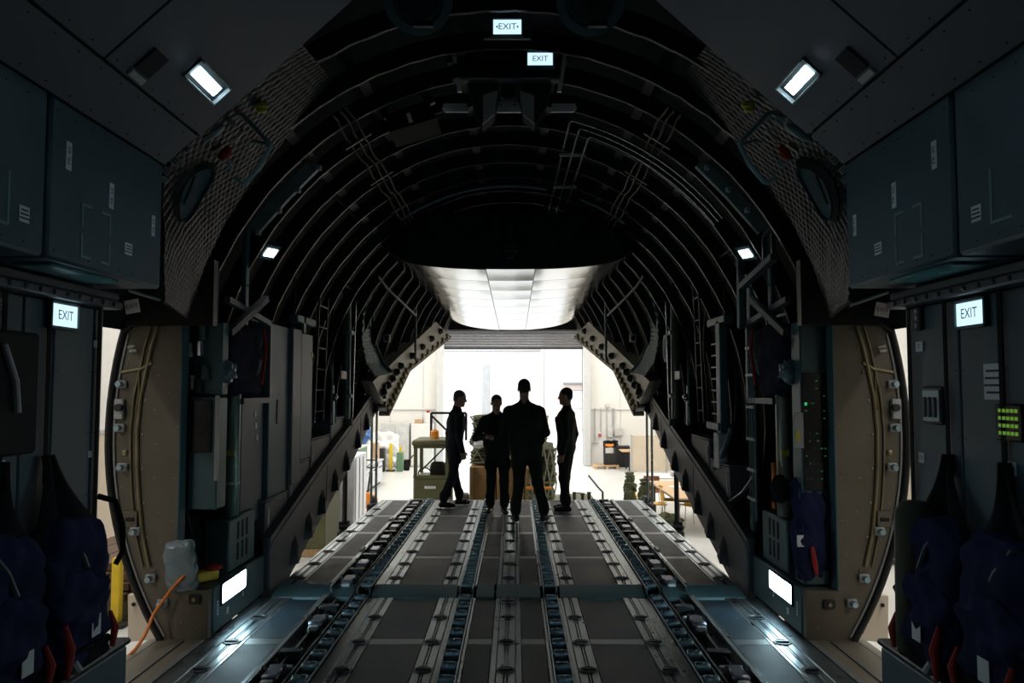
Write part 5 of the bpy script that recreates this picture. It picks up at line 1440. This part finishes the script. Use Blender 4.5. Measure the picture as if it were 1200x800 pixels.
# -------- left part of the hangar
def gp(px, py): return atz(px, py, G)
t = thing('store_cupboard', 'tall grey two door cupboard against the hangar rear wall', 'cupboard', (-4.6, 31.7, G))
MB().cbox(-5.15, -4.05, 31.35, 31.9, G + .003, .38, .02).build('body', mat('cupboard_grey', (.55, .56, .55), .5), t)
for x0_, x1_ in ((-5.13, -4.61), (-4.59, -4.07)):
    d = MB().cbox(x0_, x1_, 31.32, 31.35, G + .06, .34, .008).build('door', mat('cupboard_door', (.6, .61, .6), .5), t)
    MB().cbox(x1_ - .08 if x0_ < -4.8 else x0_ + .04, x1_ - .04 if x0_ < -4.8 else x0_ + .08, 31.29, 31.32, -.55, -.35, .006).build('handle', dark_metal, d)
t = thing('store_cupboard', 'white low cupboard behind the loader cab', 'cupboard', (-3.7, 31.7, G))
MB().cbox(-3.98, -3.12, 31.3, 31.8, G + .003, .36, .02).build('body', white_paint, t)
MB().cbox(-3.96, -3.14, 31.27, 31.3, G + .06, .32, .008).build('door', white_paint, t)
tag(MB().cbox(-3.85, -3.55, 31.4, 31.65, .365, .52, .01).build('carton', cardboard), 'brown carton on the white cupboard', 'carton')
m = MB(); m.lathe([(.14, .365), (.15, .4), (.15, .72), (.06, .78)], 14, Matrix.Translation((-3.34, 31.5, 0))); t = thing('canister', 'white canister with red cap on the white cupboard', 'canister', (-3.34, 31.5, .365)); m.build('body', white_paint, t)
MB().lathe([(.07, .78), (.07, .86)], 12, Matrix.Translation((-3.34, 31.5, 0))).build('cap', red_strap, t)
def post(x, y, h, label):
    t = thing('barrier_post', label, 'post', (x, y, G), group='yellow barrier posts')
    MB().cbox(x - .055, x + .055, y - .055, y + .055, G + .04, G + h, .012).build('post', yellow_paint, t)
    MB().cbox(x - .16, x + .16, y - .16, y + .16, G + .002, G + .05, .012).build('foot', rubber, t)
c = gp(458, 552); post(c.x, c.y, 1.02, 'yellow barrier post by the wrapped white bundle')
c = gp(469, 548); post(c.x, c.y, .82, 'yellow barrier post next to the grey cupboard')
c = gp(447, 553)
m = MB(); pad(m, (c.x - .1, 30.3, -.55), (.55, .4, .6), 12, .06, 12, 3); tag(m.build('wrapped_bundle', cyl_white), 'large white wrapped bundle near the rear wall', 'bundle')
t = thing('tool_rack', 'dark rack of gear between the posts and white bundle', 'rack', (c.x, 29.6, G))
MB().cbox(c.x - .25, c.x + .1, 29.35, 29.65, G + .003, -.45, .02).build('case', rubber, t); MB().cbox(c.x + .52, c.x + .76, 29.5, 29.75, G + .003, -.6, .03).build('bin', green_paint, t)
tag(MB().cbox(-4.95, -4.55, 27.0, 27.5, G + .003, -.1, .01).build('carton', cardboard), 'tall brown carton standing past the workbench', 'carton')
t = thing('tool_bench', 'long silver workbench of drawers at the hangar side', 'workbench', (-4.7, 23.7, G))
MB().cbox(-5.2, -4.22, 21.5, 26.0, G + .08, -.58, .015).build('body', silver, t)
MB().cbox(-5.25, -4.17, 21.4, 26.1, -.58, -.53, .01).build('top', light_grey, t)
for k in range(5):
    d = MB().cbox(-4.22, -4.195, 21.55 + k * .89, 22.4 + k * .89, G + .12, -.62, .006).build('drawer', silver, t)
    MB().cbox(-4.195, -4.17, 21.75 + k * .89, 22.2 + k * .89, -.75, -.72, .004).build('handle', dark_metal, d)
MB().box(-5.15, -4.25, 21.6, 25.9, G, G + .08).build('plinth', rubber, t)
t = thing('tool_chest', 'white chest with green door on the silver workbench', 'chest', (-4.6, 23, -.53))
MB().cbox(-5.1, -4.25, 22.0, 24.4, -.525, .12, .02).build('body', white_paint, t)
d = MB().cbox(-4.25, -4.235, 22.1, 23.5, -.48, .05, .006).build('door', green_paint, t)
d2 = MB().cbox(-5.0, -4.4, 21.985, 22.0, -.45, .05, .006).build('door', green_paint, t)
MB().cbox(-4.6, -4.48, 21.97, 21.985, -.25, -.17, .004).build('plate', white_label, d2)
m = MB(); pad(m, (-4.55, 23.6, .36), (.4, .5, .24), 9, .04, 10, 2.5); tag(m.build('blue_sheet', blue_cloth), 'blue cloth heaped on the white chest', 'cloth')
c = gp(429, 601)
t = thing('pallet_truck', 'orange hand pallet truck parked beside the ramp', 'pallet truck', (c.x, c.y, G))
m = MB(); m.cbox(c.x - .3, c.x - .14, c.y - 1.2, c.y, G + .1, G + .16, .01); m.cbox(c.x + .14, c.x + .3, c.y - 1.2, c.y, G + .1, G + .16, .01); m.build('fork', orange_paint, t)
m = MB(); m.prism([(c.x - .3, G + .1), (c.x + .3, G + .1), (c.x + .22, G + .42), (c.x - .05, G + .5), (c.x - .25, G + .4)], 'y', c.y, c.y + .18); m.build('pump_body', orange_paint, t)
MB().tube([(c.x, c.y + .15, G + .4), (c.x + .06, c.y + .3, G + 1.1)], .025, 8).build('handle_bar', dark_metal, t)
MB().tube([(c.x - .1, c.y + .3, G + 1.1), (c.x - .08, c.y + .32, G + 1.25), (c.x + .2, c.y + .32, G + 1.25), (c.x + .22, c.y + .3, G + 1.1), (c.x + .06, c.y + .3, G + 1.05)], .02, 8, closed=True).build('grip', rubber, t)
for dx in (-.08, .14): MB().lathe([(.03, -.03), (.1, -.028), (.1, .028), (.03, .03)], 14, Matrix.Translation((c.x + dx, c.y + .1, G + .1)) @ Matrix.Rotation(PI / 2, 4, 'Y')).build('wheel', rubber, t)
t = thing('silver_locker', 'ribbed silver locker standing left of the ramp', 'locker', (-3.55, 16.8, G))
MB().cbox(-3.9, -3.17, 16.3, 17.6, G + .005, .35, .015).build('body', silver, t)
for k in range(3): MB().cbox(-3.86 + k * .235, -3.65 + k * .235, 16.285, 16.3, G + .05, .3, .006).build('rib_panel', silver, t)
for k in range(3): MB().cbox(-3.17, -3.155, 16.4 + k * .4, 16.7 + k * .4, G + .1, .3, .006).build('rib_panel', silver, t)
t = thing('olive_container', 'olive green transport box on a pale skid beyond the beam', 'container', (-3.9, 15, G))
MB().cbox(-4.4, -3.35, 14.6, 15.8, G + .15, -.15, .02).build('body', olive, t)
for y in (14.65, 15.3): MB().cbox(-4.4, -3.3, y, y + .15, G + .003, G + .15, .01).build('skid', wood_pale, t)

# -------- right part of the hangar
t = thing('partition_screen', 'beige office partition standing across the hangar', 'partition', (5.2, 29.5, G))
MB().cbox(4.25, 6.8, 29.4, 29.46, G + .05, .02, .01).build('panel', cream, t)
for x in (4.22, 5.5, 6.8): MB().cbox(x, x + .05, 29.35, 29.5, G + .003, .05, .008).build('post', light_grey, t)
t = thing('low_cabinet', 'black low cabinet against the rear wall', 'cabinet', (4.15, 31.5, G))
MB().cbox(3.9, 4.5, 31.2, 31.8, G + .003, -.5, .015).build('body', rubber, t); MB().cbox(3.92, 4.18, 31.18, 31.2, G + .05, -.55, .006).build('door', dark_metal, t)
t = thing('desk', 'pale wooden desk edge beside the black cabinet', 'desk', (4.4, 29.9, G))
MB().cbox(3.95, 4.6, 29.6, 30.6, -.6, -.56, .008).build('top', wood_pale, t)
for y in (29.65, 30.55): MB().cbox(4.2, 4.25, y - .03, y + .03, G + .003, -.6, .006).build('leg', dark_metal, t)
c = gp(708, 546)
t = thing('wooden_pallet', 'small wooden pallet by the door pillar', 'pallet', (c.x, 30.9, G))
for k in range(5): MB().cbox(c.x - .5, c.x + .45, 30.5 + k * .2, 30.64 + k * .2, G + .1, G + .125, .003).build('slat', wood_pale, t)
for x in (c.x - .48, c.x - .06, c.x + .33): MB().cbox(x, x + .1, 30.5, 31.44, G + .003, G + .1, .004).build('bearer', wood_pale, t)
t = thing('cleaning_cart', 'black trolley with an orange item standing on the pallet', 'trolley', (c.x + .15, 30.9, G + .125))
m = MB()
for dx in (-.22, .22):
    for dy in (-.18, .18): m.cbox(c.x + .15 + dx - .02, c.x + .15 + dx + .02, 30.9 + dy - .02, 30.9 + dy + .02, G + .13, -.3, .004)
m.build('upright', rubber, t)
MB().cbox(c.x - .05, c.x + .35, 30.75, 31.05, G + .15, -.75, .01).build('lower_box', rubber, t)
m = MB(); pad(m, (c.x + .17, 30.9, -.38), (.26, .2, .11), 5, .03, 8); m.build('bag', strap_black, t)
m = MB(); pad(m, (c.x + .1, 30.7, -.42), (.16, .08, .05), 6, .01, 6); m.build('orange_pad', orange_paint, t)
# wall conduits and boxes
t = thing('wall_conduits', 'grey conduits and switch boxes on the rear wall', 'conduit', (3.9, 31.95, -.3))
for px, y1_ in ((697, 520), (704, 506), (711, 515), (718, 500), (719.5, 540)):
    q = P(px, 478, 31.93); q2 = P(px, y1_, 31.93)
    MB().tube([q, q2], .022, 6).build('conduit', light_grey, t)
for px, py, w_, h_ in ((715, 508, .2, .28), (725, 506, .32, .3), (703, 510, .12, .12), (712, 475, .16, .14), (698, 518, .24, .05)):
    q = P(px, py, 31.9); MB().cbox(q.x - w_ / 2, q.x + w_ / 2, 31.86, 31.96, q.z - h_ / 2, q.z + h_ / 2, .01).build('box', mat('box_pale', (.6, .6, .58), .5) if px != 703 else mat('call_red', (.45, .1, .08), .5), t)
# table and chairs
t = thing('long_table', 'long pale wooden table right of the ramp', 'table', (3.9, 18.3, G))
MB().cbox(3.35, 4.9, 16.8, 20.0, -.58, -.54, .008).build('top', wood_pale, t)
for x in (3.45, 4.8):
    for y in (16.95, 19.85): MB().tube([(x, y, G + .003), (x, y, -.58)], .022, 8).build('leg', dark_metal, t)
m = MB(); m.cbox(3.4, 4.85, 16.85, 19.95, -.63, -.58, .005); m.build('apron', dark_metal, t)
tag(MB().cbox(3.6, 3.95, 18.6, 18.9, -.538, -.53, .002).build('paper', white_paint), 'white paper lying on the long table', 'paper')
t = thing('folding_table', 'second table covered with white boxes behind the long table', 'table', (4.4, 21.3, G))
MB().cbox(3.5, 5.6, 20.8, 21.8, -.6, -.56, .008).build('top', white_paint, t)
for x in (3.6, 5.5): MB().tube([(x, 21.3, G + .003), (x, 21.3, -.6)], .02, 8).build('leg', dark_metal, t)
for k in range(3): MB().cbox(4.1 + k * .45, 4.45 + k * .45, 21, 21.3, -.555, -.44, .006).build('tray', light_grey, t)
def chair(x, y, rz, label, shell_m):
    t = thing('stacking_chair', label, 'chair', (x, y, G), rz, 'stacking chairs round the long table')
    MB().sheet(lambda u, v: Vector((-.2 + .4 * u, -.2 + .4 * v, .45 + .03 * (2 * u - 1) ** 2 + .02 * (v - .6) ** 2)), 8, 8, .015).build('seat', shell_m, t, local=True)
    MB().sheet(lambda u, v: Vector((-.2 + .4 * u, -.2 - .06 * v + .04 * (2 * u - 1) ** 2, .47 + .34 * v)), 8, 8, .015).build('backrest', shell_m, t, local=True)
    for sx in (-1, 1):
        for sy in (-1, 1):
            MB().tube([(sx * .15, sy * .13, .45), (sx * .21, sy * .2, .004)], .011, 6).build('leg', silver, t, local=True)
    return t
c = gp(808, 616); chair(c.x, c.y, .25, 'yellow plastic chair in front of the long table', chair_yellow)
c = gp(770, 612); chair(3.62, 18.75, -PI / 2, 'yellow chair tucked under the long table side', chair_yellow)
chair(3.2, 18.1, -PI / 2, 'chair with camouflage jacket nearer the ramp', chair_yellow)
chair(3.05, 19.4, -PI / 2, 'chair with camouflage jacket further back', chair_yellow)
chair(3.5, 20.35, PI, 'brown chair behind the long table end', mat('chair_brown', (.22, .08, .04), .5))
def jacket(x, y, label, seed):
    t = thing('camouflage_jacket', label, 'jacket', (x, y, G + .3), 0, 'camouflage jackets on chair backs')
    m = MB(); pad(m, (x - .24, y, -.68), (.09, .27, .3), seed, .035, 12, 3); m.build('body', camo, t)
    m = MB(); pad(m, (x - .3, y - .24, -.78), (.07, .08, .27), seed + 1, .02, 8, 3); m.build('sleeve', camo, t)
    m = MB(); pad(m, (x - .3, y + .22, -.74), (.07, .08, .25), seed + 2, .02, 8, 3); m.build('sleeve', camo, t)
    m = MB(); pad(m, (x - .26, y + .02, -.36), (.09, .16, .08), seed + 3, .02, 8, 3); m.build('collar', camo, t)
jacket(3.2, 18.1, 'camouflage jacket over the chair nearer the ramp', 50)
jacket(3.05, 19.4, 'camouflage jacket over the chair further back', 60)
c = gp(776, 622); m = MB(); pad(m, (c.x + .1, c.y - .1, G + .17), (.3, .25, .17), 70, .04, 10, 3); tag(m.build('camouflage_bag', camo), 'camouflage bag on the floor under the table', 'bag')

# -------- outside the paratroop doors
c = gp(136, 733); post(c.x, c.y, .86, 'yellow barrier post outside the left doorway')
t = thing('plank_stack', 'stack of dark brown planks outside the left doorway', 'timber', (-5.6, 11.5, G))
for k in range(4):
    for j in range(5):
        MB().cbox(-6.3 + j * .33, -5.99 + j * .33, 10.6 + .1 * k, 13.5, G + .26 + k * .11, G + .36 + k * .11, .006).build('plank', wood_brown, t)
for y in (10.8, 12.0, 13.2): MB().cbox(-6.4, -4.6, y, y + .1, G + .003, G + .26, .006).build('bearer', olive, t)
m = MB(); tt = thing('hazard_rail', 'black and yellow striped rail beyond the plank stack', 'rail', (-6, 13.8, -.3))
for k in range(12): MB().prism([(-6.6 + k * .14, -.42), (-6.53 + k * .14, -.42), (-6.47 + k * .14, -.32), (-6.54 + k * .14, -.32)], 'y', 13.8, 13.85).build('stripe', yellow_paint, tt)
MB().cbox(-6.7, -4.8, 13.85, 13.9, -.43, -.31, .005).build('board', rubber, tt)
for x in (-6.6, -5.0): MB().cbox(x, x + .05, 13.85, 13.9, G + .003, -.42, .005).build('post', rubber, tt)
for s, side in ((-1, 'left'), (1, 'right')):
    t = thing('door_deflector', 'beige bolted plate outside the %s door sill' % side, 'plate', (s * 2.95, 5.95, -.4))
    A = [at(150, 697, 6.1), at(168, 696, 6.1), at(190, 748, 6.0), at(150, 752, 6.0)]
    if s > 0: A = [Vector((-p.x, p.y, p.z)) for p in A]
    m = MB(); m.add(A + [p + Vector((0, .05, 0)) for p in A], [(0, 1, 2, 3), (7, 6, 5, 4), (0, 4, 5, 1), (1, 5, 6, 2), (2, 6, 7, 3), (3, 7, 4, 0)]); m.build('plate', cream, t)
    for p in A[:3]: m = MB(); m.ball((A[0] + A[2]) / 2 * .4 + p * .6 + Vector((0, -.02, 0)), .016, 8, 5); m.build('bolt', dark_metal, t)
t = thing('wall_cupboard', 'cream cupboards along the right hangar wall', 'cupboard', (6.9, 13, G))
MB().cbox(6.5, 7.35, 11.5, 15.5, G + .1, .75, .02).build('body', white_paint, t)
for k in range(4):
    d = MB().cbox(6.47, 6.5, 11.53 + k, 12.47 + k, G + .14, .7, .01).build('door', cream, t)
    MB().cbox(6.44, 6.47, 12.32 + k, 12.38 + k, -.5, -.2, .006).build('handle', dark_metal, d)
MB().box(6.55, 7.35, 11.5, 15.5, G, G + .1).build('plinth', rubber, t)

# ================================================================== PEOPLE
def smin(a, b, k):
    h = np.clip(.5 + .5 * (b - a) / k, 0, 1)
    return b * (1 - h) + a * h - k * h * (1 - h)
class Body:
    def __init__(s): s.p = []
    def cap(s, a, b, ra, rb, mi=0, k=.02, flat=None): s.p.append(('c', np.array(a, float), np.array(b, float), ra, rb, mi, k)); return s
    def ell(s, c, r, mi=0, k=.02, R=None): s.p.append(('e', np.array(c, float), np.array(r, float), R, None, mi, k)); return s
    def mesh(s, vox=.0075):
        lo = np.array([1e9] * 3); hi = -lo
        for q in s.p:
            if q[0] == 'c': pts = [(q[1], q[3]), (q[2], q[4])]
            else: pts = [(q[1], q[2].max())]
            for c, r in pts: lo = np.minimum(lo, c - r); hi = np.maximum(hi, c + r)
        lo -= .04; hi += .04
        n = np.ceil((hi - lo) / vox).astype(int) + 1
        F = np.full(n, .08, np.float32); Mi = np.zeros(n, np.int8); Bd = np.full(n, .08, np.float32)
        ax = [lo[i] + vox * np.arange(n[i]) for i in range(3)]
        for q in s.p:
            if q[0] == 'c': l = np.minimum(q[1] - q[3], q[2] - q[4]); h = np.maximum(q[1] + q[3], q[2] + q[4])
            else: l = q[1] - q[2].max(); h = q[1] + q[2].max()
            i0 = np.clip(((l - .05 - lo) / vox).astype(int), 0, n); i1 = np.clip(((h + .05 - lo) / vox).astype(int) + 1, 0, n)
            sl = tuple(slice(a, b) for a, b in zip(i0, i1))
            X, Y, Z = np.meshgrid(*[ax[i][sl[i]] for i in range(3)], indexing='ij')
            Pp = np.stack([X, Y, Z], -1)
            if q[0] == 'c':
                d = q[2] - q[1]; L2 = d @ d + 1e-9
                t = np.clip(((Pp - q[1]) @ d) / L2, 0, 1)
                dist = np.linalg.norm(Pp - q[1] - t[..., None] * d, axis=-1) - (q[3] + (q[4] - q[3]) * t)
            else:
                v = Pp - q[1]
                if q[3] is not None: v = v @ q[3]
                k0 = np.linalg.norm(v / q[2], axis=-1); k1 = np.linalg.norm(v / q[2] ** 2, axis=-1) + 1e-6
                dist = k0 * (k0 - 1) / k1
            old = F[sl]
            F[sl] = smin(old, dist.astype(np.float32), q[6])
            bd = Bd[sl]; msk = dist < bd; bd[msk] = dist[msk]; Mi[sl][msk] = q[5]
        # naive surface nets
        ins = F < 0
        c = ins[:-1, :-1, :-1].astype(np.int8)
        S8 = sum(ins[a:n[0] - 1 + a, b:n[1] - 1 + b, d:n[2] - 1 + d].astype(np.int8) for a in (0, 1) for b in (0, 1) for d in (0, 1))
        cells = np.argwhere((S8 > 0) & (S8 < 8))
        idx = -np.ones(n - 1, np.int64); idx[tuple(cells.T)] = np.arange(len(cells))
        acc = np.zeros((len(cells), 3)); cnt = np.zeros(len(cells))
        corners = [(a, b, d) for a in (0, 1) for b in (0, 1) for d in (0, 1)]
        for p_ in corners:
            for ax_ in range(3):
                if p_[ax_]: continue
                q_ = list(p_); q_[ax_] = 1
                f0 = F[tuple((cells + p_).T)]; f1 = F[tuple((cells + q_).T)]
                ms = (f0 < 0) != (f1 < 0)
                t = np.where(ms, f0 / (f0 - f1 + 1e-12), 0)
                pt = np.array(p_, float)[None].repeat(len(cells), 0); pt[:, ax_] += t
                acc[ms] += pt[ms]; cnt[ms] += 1
        V = lo + vox * (cells + acc / cnt[:, None])
        mats = Mi[tuple(np.round(cells + acc / cnt[:, None]).astype(int).T)]
        faces = []
        for ax_ in range(3):
            o1, o2 = [(1, 2), (2, 0), (0, 1)][ax_]
            sh = [slice(1, -1)] * 3; sh[ax_] = slice(0, -1)
            a = ins[tuple(sh)]; sh2 = list(sh); sh2[ax_] = slice(1, None); b = ins[tuple(sh2)]
            e = np.argwhere(a != b); flip = a[tuple(e.T)]
            base = e.copy(); 
            for k in range(3):
                if k != ax_: base[:, k] += 1
            def g(d1, d2):
                q_ = base.copy(); q_[:, o1] -= d1; q_[:, o2] -= d2; return idx[tuple(q_.T)]
            f = np.stack([g(1, 1), g(0, 1), g(0, 0), g(1, 0)], 1)
            f[~flip] = f[~flip][:, ::-1]
            faces.append(f)
        return V, np.concatenate(faces), mats

def person(label, loc, rz, cfg):
    """local frame: facing +y, feet on z = 0; cfg gives the joints"""
    b = Body(); H = cfg['h'] / 1.78
    V3 = lambda *a: np.array(a, float)
    hipz = .93; lean = V3(*cfg.get('lean', (0, 0, 0)))
    pel = V3(0, 0, hipz) + V3(*cfg.get('pel', (0, 0, 0)))
    ch = pel + V3(0, .0, .34) + lean * .5
    nk = pel + V3(0, -.01, .55) + lean
    bl = cfg.get('bulk', 1.0)
    # trunk of the flight suit
    b.ell(pel + V3(0, 0, .0), (.165 * bl, .118 * bl, .13), 0, .04)
    b.cap(pel + V3(-.07, 0, .02), ch + V3(-.075, .0, .0), .105 * bl, .118 * bl, 0, .05); b.cap(pel + V3(.07, 0, .02), ch + V3(.075, 0, 0), .105 * bl, .118 * bl, 0, .05)
    b.ell(ch + V3(0, .01, .03), (.19 * bl, .128 * bl, .2), 0, .05)
    b.cap(nk + V3(-.155 * bl, -.005, -.075), nk + V3(.155 * bl, -.005, -.075), .068, .068, 0, .05)
    b.cap(nk + V3(-.1, -.01, -.04), nk + V3(0, -.005, .03), .05, .05, 0, .04); b.cap(nk + V3(.1, -.01, -.04), nk + V3(0, -.005, .03), .05, .05, 0, .04)
    # belt crease, collar, pockets
    b.cap(pel + V3(-.14 * bl, -.01, .12), pel + V3(.14 * bl, -.01, .12), .085, .085, 0, .05)
    for sx in (-1, 1):
        b.cap(nk + V3(sx * .03, -.03, .045), nk + V3(sx * .05, .05, .01), .022, .018, 0, .015)
        b.ell(ch + V3(sx * .085, .125 * bl, .06), (.055, .012, .05), 0, .012)
    # neck and head
    hd = nk + V3(*cfg.get('head', (0, .02, .19))); yaw, pit = cfg.get('look', (0, 0))
    cy, sy = math.cos(yaw), math.sin(yaw); cp, sp = math.cos(pit), math.sin(pit)
    Rz = np.array([[cy, -sy, 0], [sy, cy, 0], [0, 0, 1]]); Rx = np.array([[1, 0, 0], [0, cp, -sp], [0, sp, cp]]); R = Rz @ Rx
    T = lambda *a: hd + R @ V3(*a)
    b.cap(nk + V3(0, 0, .02), hd + R @ V3(0, -.02, -.05), .058, .056, 1, .025)
    b.ell(T(0, -.005, .03), (.076, .095, .09), 1, .02, R); b.ell(T(0, .03, -.05), (.058, .065, .07), 1, .03, R)
    b.ell(T(0, .075, -.095), (.03, .022, .022), 1, .02, R)
    b.cap(T(0, .088, .015), T(0, .108, -.022), .009, .014, 1, .012)
    for sx in (-1, 1):
        b.ell(T(sx * .078, -.008, -.005), (.01, .022, .034), 1, .008, R)
        b.cap(T(sx * .015, .088, .025), T(sx * .05, .076, .025), .009, .008, 1, .01)
        b.ell(T(sx * .031, .083, .006), (.012, .008, .007), 4, .004, R)
    b.ell(T(0, .092, -.057), (.024, .009, .007), 5, .006, R)
    b.ell(T(0, -.02, .048), (.082, .092, .086), 2, .008, R); b.ell(T(0, -.055, .0), (.074, .052, .07), 2, .012, R)
    # legs
    for i, sx in enumerate((-1, 1)):
        hip = pel + V3(sx * .088, 0, -.03); kn = V3(*cfg['knee'][i]); an = V3(*cfg['ankle'][i]); fd = cfg['toe'][i]
        b.cap(hip, kn, .098 * bl, .07, 0, .04); b.cap(kn, an + V3(0, 0, .06), .07, .062, 0, .03)
        b.cap(an + V3(0, 0, .1), an + V3(0, 0, .05), .068, .066, 0, .02)
        d = V3(math.sin(fd), math.cos(fd), 0)
        b.cap(an + V3(0, 0, -.01), an + V3(0, 0, .07), .05, .052, 3, .015)
        b.cap(V3(an[0], an[1], .042) - d * .04, V3(an[0], an[1], .038) + d * .09, .042, .04, 3, .02); b.cap(V3(an[0], an[1], .036) + d * .09, V3(an[0], an[1], .03) + d * .155, .04, .03, 3, .02)
        b.ell(kn * .4 + hip * .6 + V3(sx * .085, .03, 0), (.025, .06, .08), 0, .02)
        b.ell(an * .65 + kn * .35 + V3(sx * .06, .01, 0), (.02, .045, .07), 0, .02)
    # arms and hands
    for i, sx in enumerate((-1, 1)):
        sh = nk + V3(sx * .185 * bl, -.005, -.09); el = sh + V3(*cfg['elbow'][i]); wr = el + V3(*cfg['wrist'][i])
        b.cap(sh, el, .066, .054, 0, .035); b.cap(el, wr, .055, .042, 0, .02)
        b.cap(wr + (el - wr) * .12, wr + (el - wr) * .02, .045, .045, 0, .01)
        f = (wr - el); f /= np.linalg.norm(f)
        pn = V3(*cfg['palm'][i]); pn = pn - f * (pn @ f); pn /= np.linalg.norm(pn); sd = np.cross(f, pn)   # side axis
        ths = sx * (1 if cfg.get('thumb', (1, 1))[i] > 0 else -1)
        b.cap(wr, wr + f * .03, .03, .032, 1, .012)
        for t_ in (-.03, -.01, .01, .03): b.cap(wr + f * .02 + sd * t_ * .7, wr + f * .085 + sd * t_, .016, .014, 1, .012)
        for j, (t_, L) in enumerate(((-.032, .062), (-.011, .078), (.011, .074), (.032, .058))):
            k0 = wr + f * .088 + sd * t_; cu = cfg.get('curl', (.5, .5))[i]
            d1 = f * math.cos(cu) + pn * math.sin(cu); d2 = f * math.cos(cu * 2.2) + pn * math.sin(cu * 2.2)
            k1 = k0 + d1 * L * .55; b.cap(k0, k1, .0105, .0098, 1, .004); b.cap(k1, k1 + d2 * L * .45, .0098, .008, 1, .004)
        th0 = wr + f * .03 + sd * ths * .03; th1 = th0 + (sd * ths * .6 + f * .7 + pn * .35) * .045; b.cap(th0, th1, .015, .012, 1, .008); b.cap(th1, th1 + (f * .85 + pn * .4) * .035, .012, .0095, 1, .004)
    V, Fc, mi = b.mesh()
    V[:, 2] -= V[:, 2].min(); V *= H
    me = bpy.data.meshes.new('person')
    me.from_pydata(V.tolist(), [], Fc.tolist())
    for m_ in (cfg['suit'], skin, cfg['hair'], boot, ink, mat('lips', (.35, .15, .12), .5)): me.materials.append(m_)
    me.polygons.foreach_set('material_index', mi[Fc[:, 0]].astype(np.int32))
    me.shade_smooth()
    o = bpy.data.objects.new('person', me); COL.objects.link(o)
    o.location = loc; o.rotation_euler = (0, 0, rz)
    return tag(o, label, 'person', 'people standing on the ramp')
DZ = RZ + .006
def on_ramp(px, py): p = atz(px, py, DZ); return Vector((p.x, p.y, DZ))
# tall man, back to the camera, legs apart
p = on_ramp(619, 611)
person('broad person in a dark flight suit with back turned, legs apart', p, 0, dict(h=1.755, bulk=1.14, suit=suit, hair=hair_dark, pel=(-.02, 0, 0), lean=(-.03, .03, 0), head=(.0, .03, .2), look=(0, -.2),
    knee=[(-.12, .03, .48), (.12, .02, .49)], ankle=[(-.16, -.02, .09), (.2, .0, .09)], toe=[-.25, .35],
    elbow=[(-.06, .03, -.28), (.07, .05, -.27)], wrist=[(.1, .21, .05), (-.13, .2, .05)], palm=[(.3, .2, 1), (-.3, .2, 1)], curl=(.5, .5)))
# left man in profile, turned to the group
p = on_ramp(532, 593)
person('person in a flight suit in profile at the end of the left rollers', p, -1.2, dict(h=1.63, bulk=1.04, suit=suit_blue, hair=hair_grey, lean=(0, .05, 0), head=(0, .05, .18), look=(-.25, -.22),
    knee=[(-.1, .03, .48), (.1, -.05, .48)], ankle=[(-.11, .12, .09), (.12, -.2, .09)], toe=[-.1, .3],
    elbow=[(-.06, -.05, -.28), (.07, -.05, -.28)], wrist=[(.02, .07, -.25), (-.02, .07, -.25)], palm=[(1, .2, 0), (-1, .2, 0)], curl=(.4, .4)))
# man facing the camera, head bowed, hands together
p = on_ramp(583, 601)
person('person facing the camera with bowed head and folded hands', p, PI + .05, dict(h=1.58, bulk=1.0, suit=suit, hair=hair_dark, lean=(0.02, .05, 0), head=(0, .06, .17), look=(.1, -.5),
    knee=[(-.1, .05, .48), (.1, .03, .48)], ankle=[(-.1, .06, .09), (.11, -.03, .09)], toe=[-.2, .25],
    elbow=[(-.13, .02, -.26), (.13, .02, -.26)], wrist=[(.16, .2, .06), (-.16, .21, .03)], palm=[(.2, -.3, -1), (-.2, -.3, -1)], curl=(.6, .6)))
# right man in profile looking to the left
p = on_ramp(664, 599)
person('slim person in a flight suit at the right of the group, arms down', p, 1.25, dict(h=1.66, bulk=1.06, suit=suit, hair=hair_dark, lean=(0, .0, 0), head=(0, .02, .19), look=(.15, -.08),
    knee=[(-.09, .02, .48), (.09, .04, .48)], ankle=[(-.09, -.02, .09), (.1, .06, .09)], toe=[-.1, .2],
    elbow=[(-.06, -.05, -.28), (.06, -.05, -.28)], wrist=[(.0, .06, -.25), (0, .06, -.25)], palm=[(1, .2, 0), (-1, .2, 0)], curl=(.4, .4)))
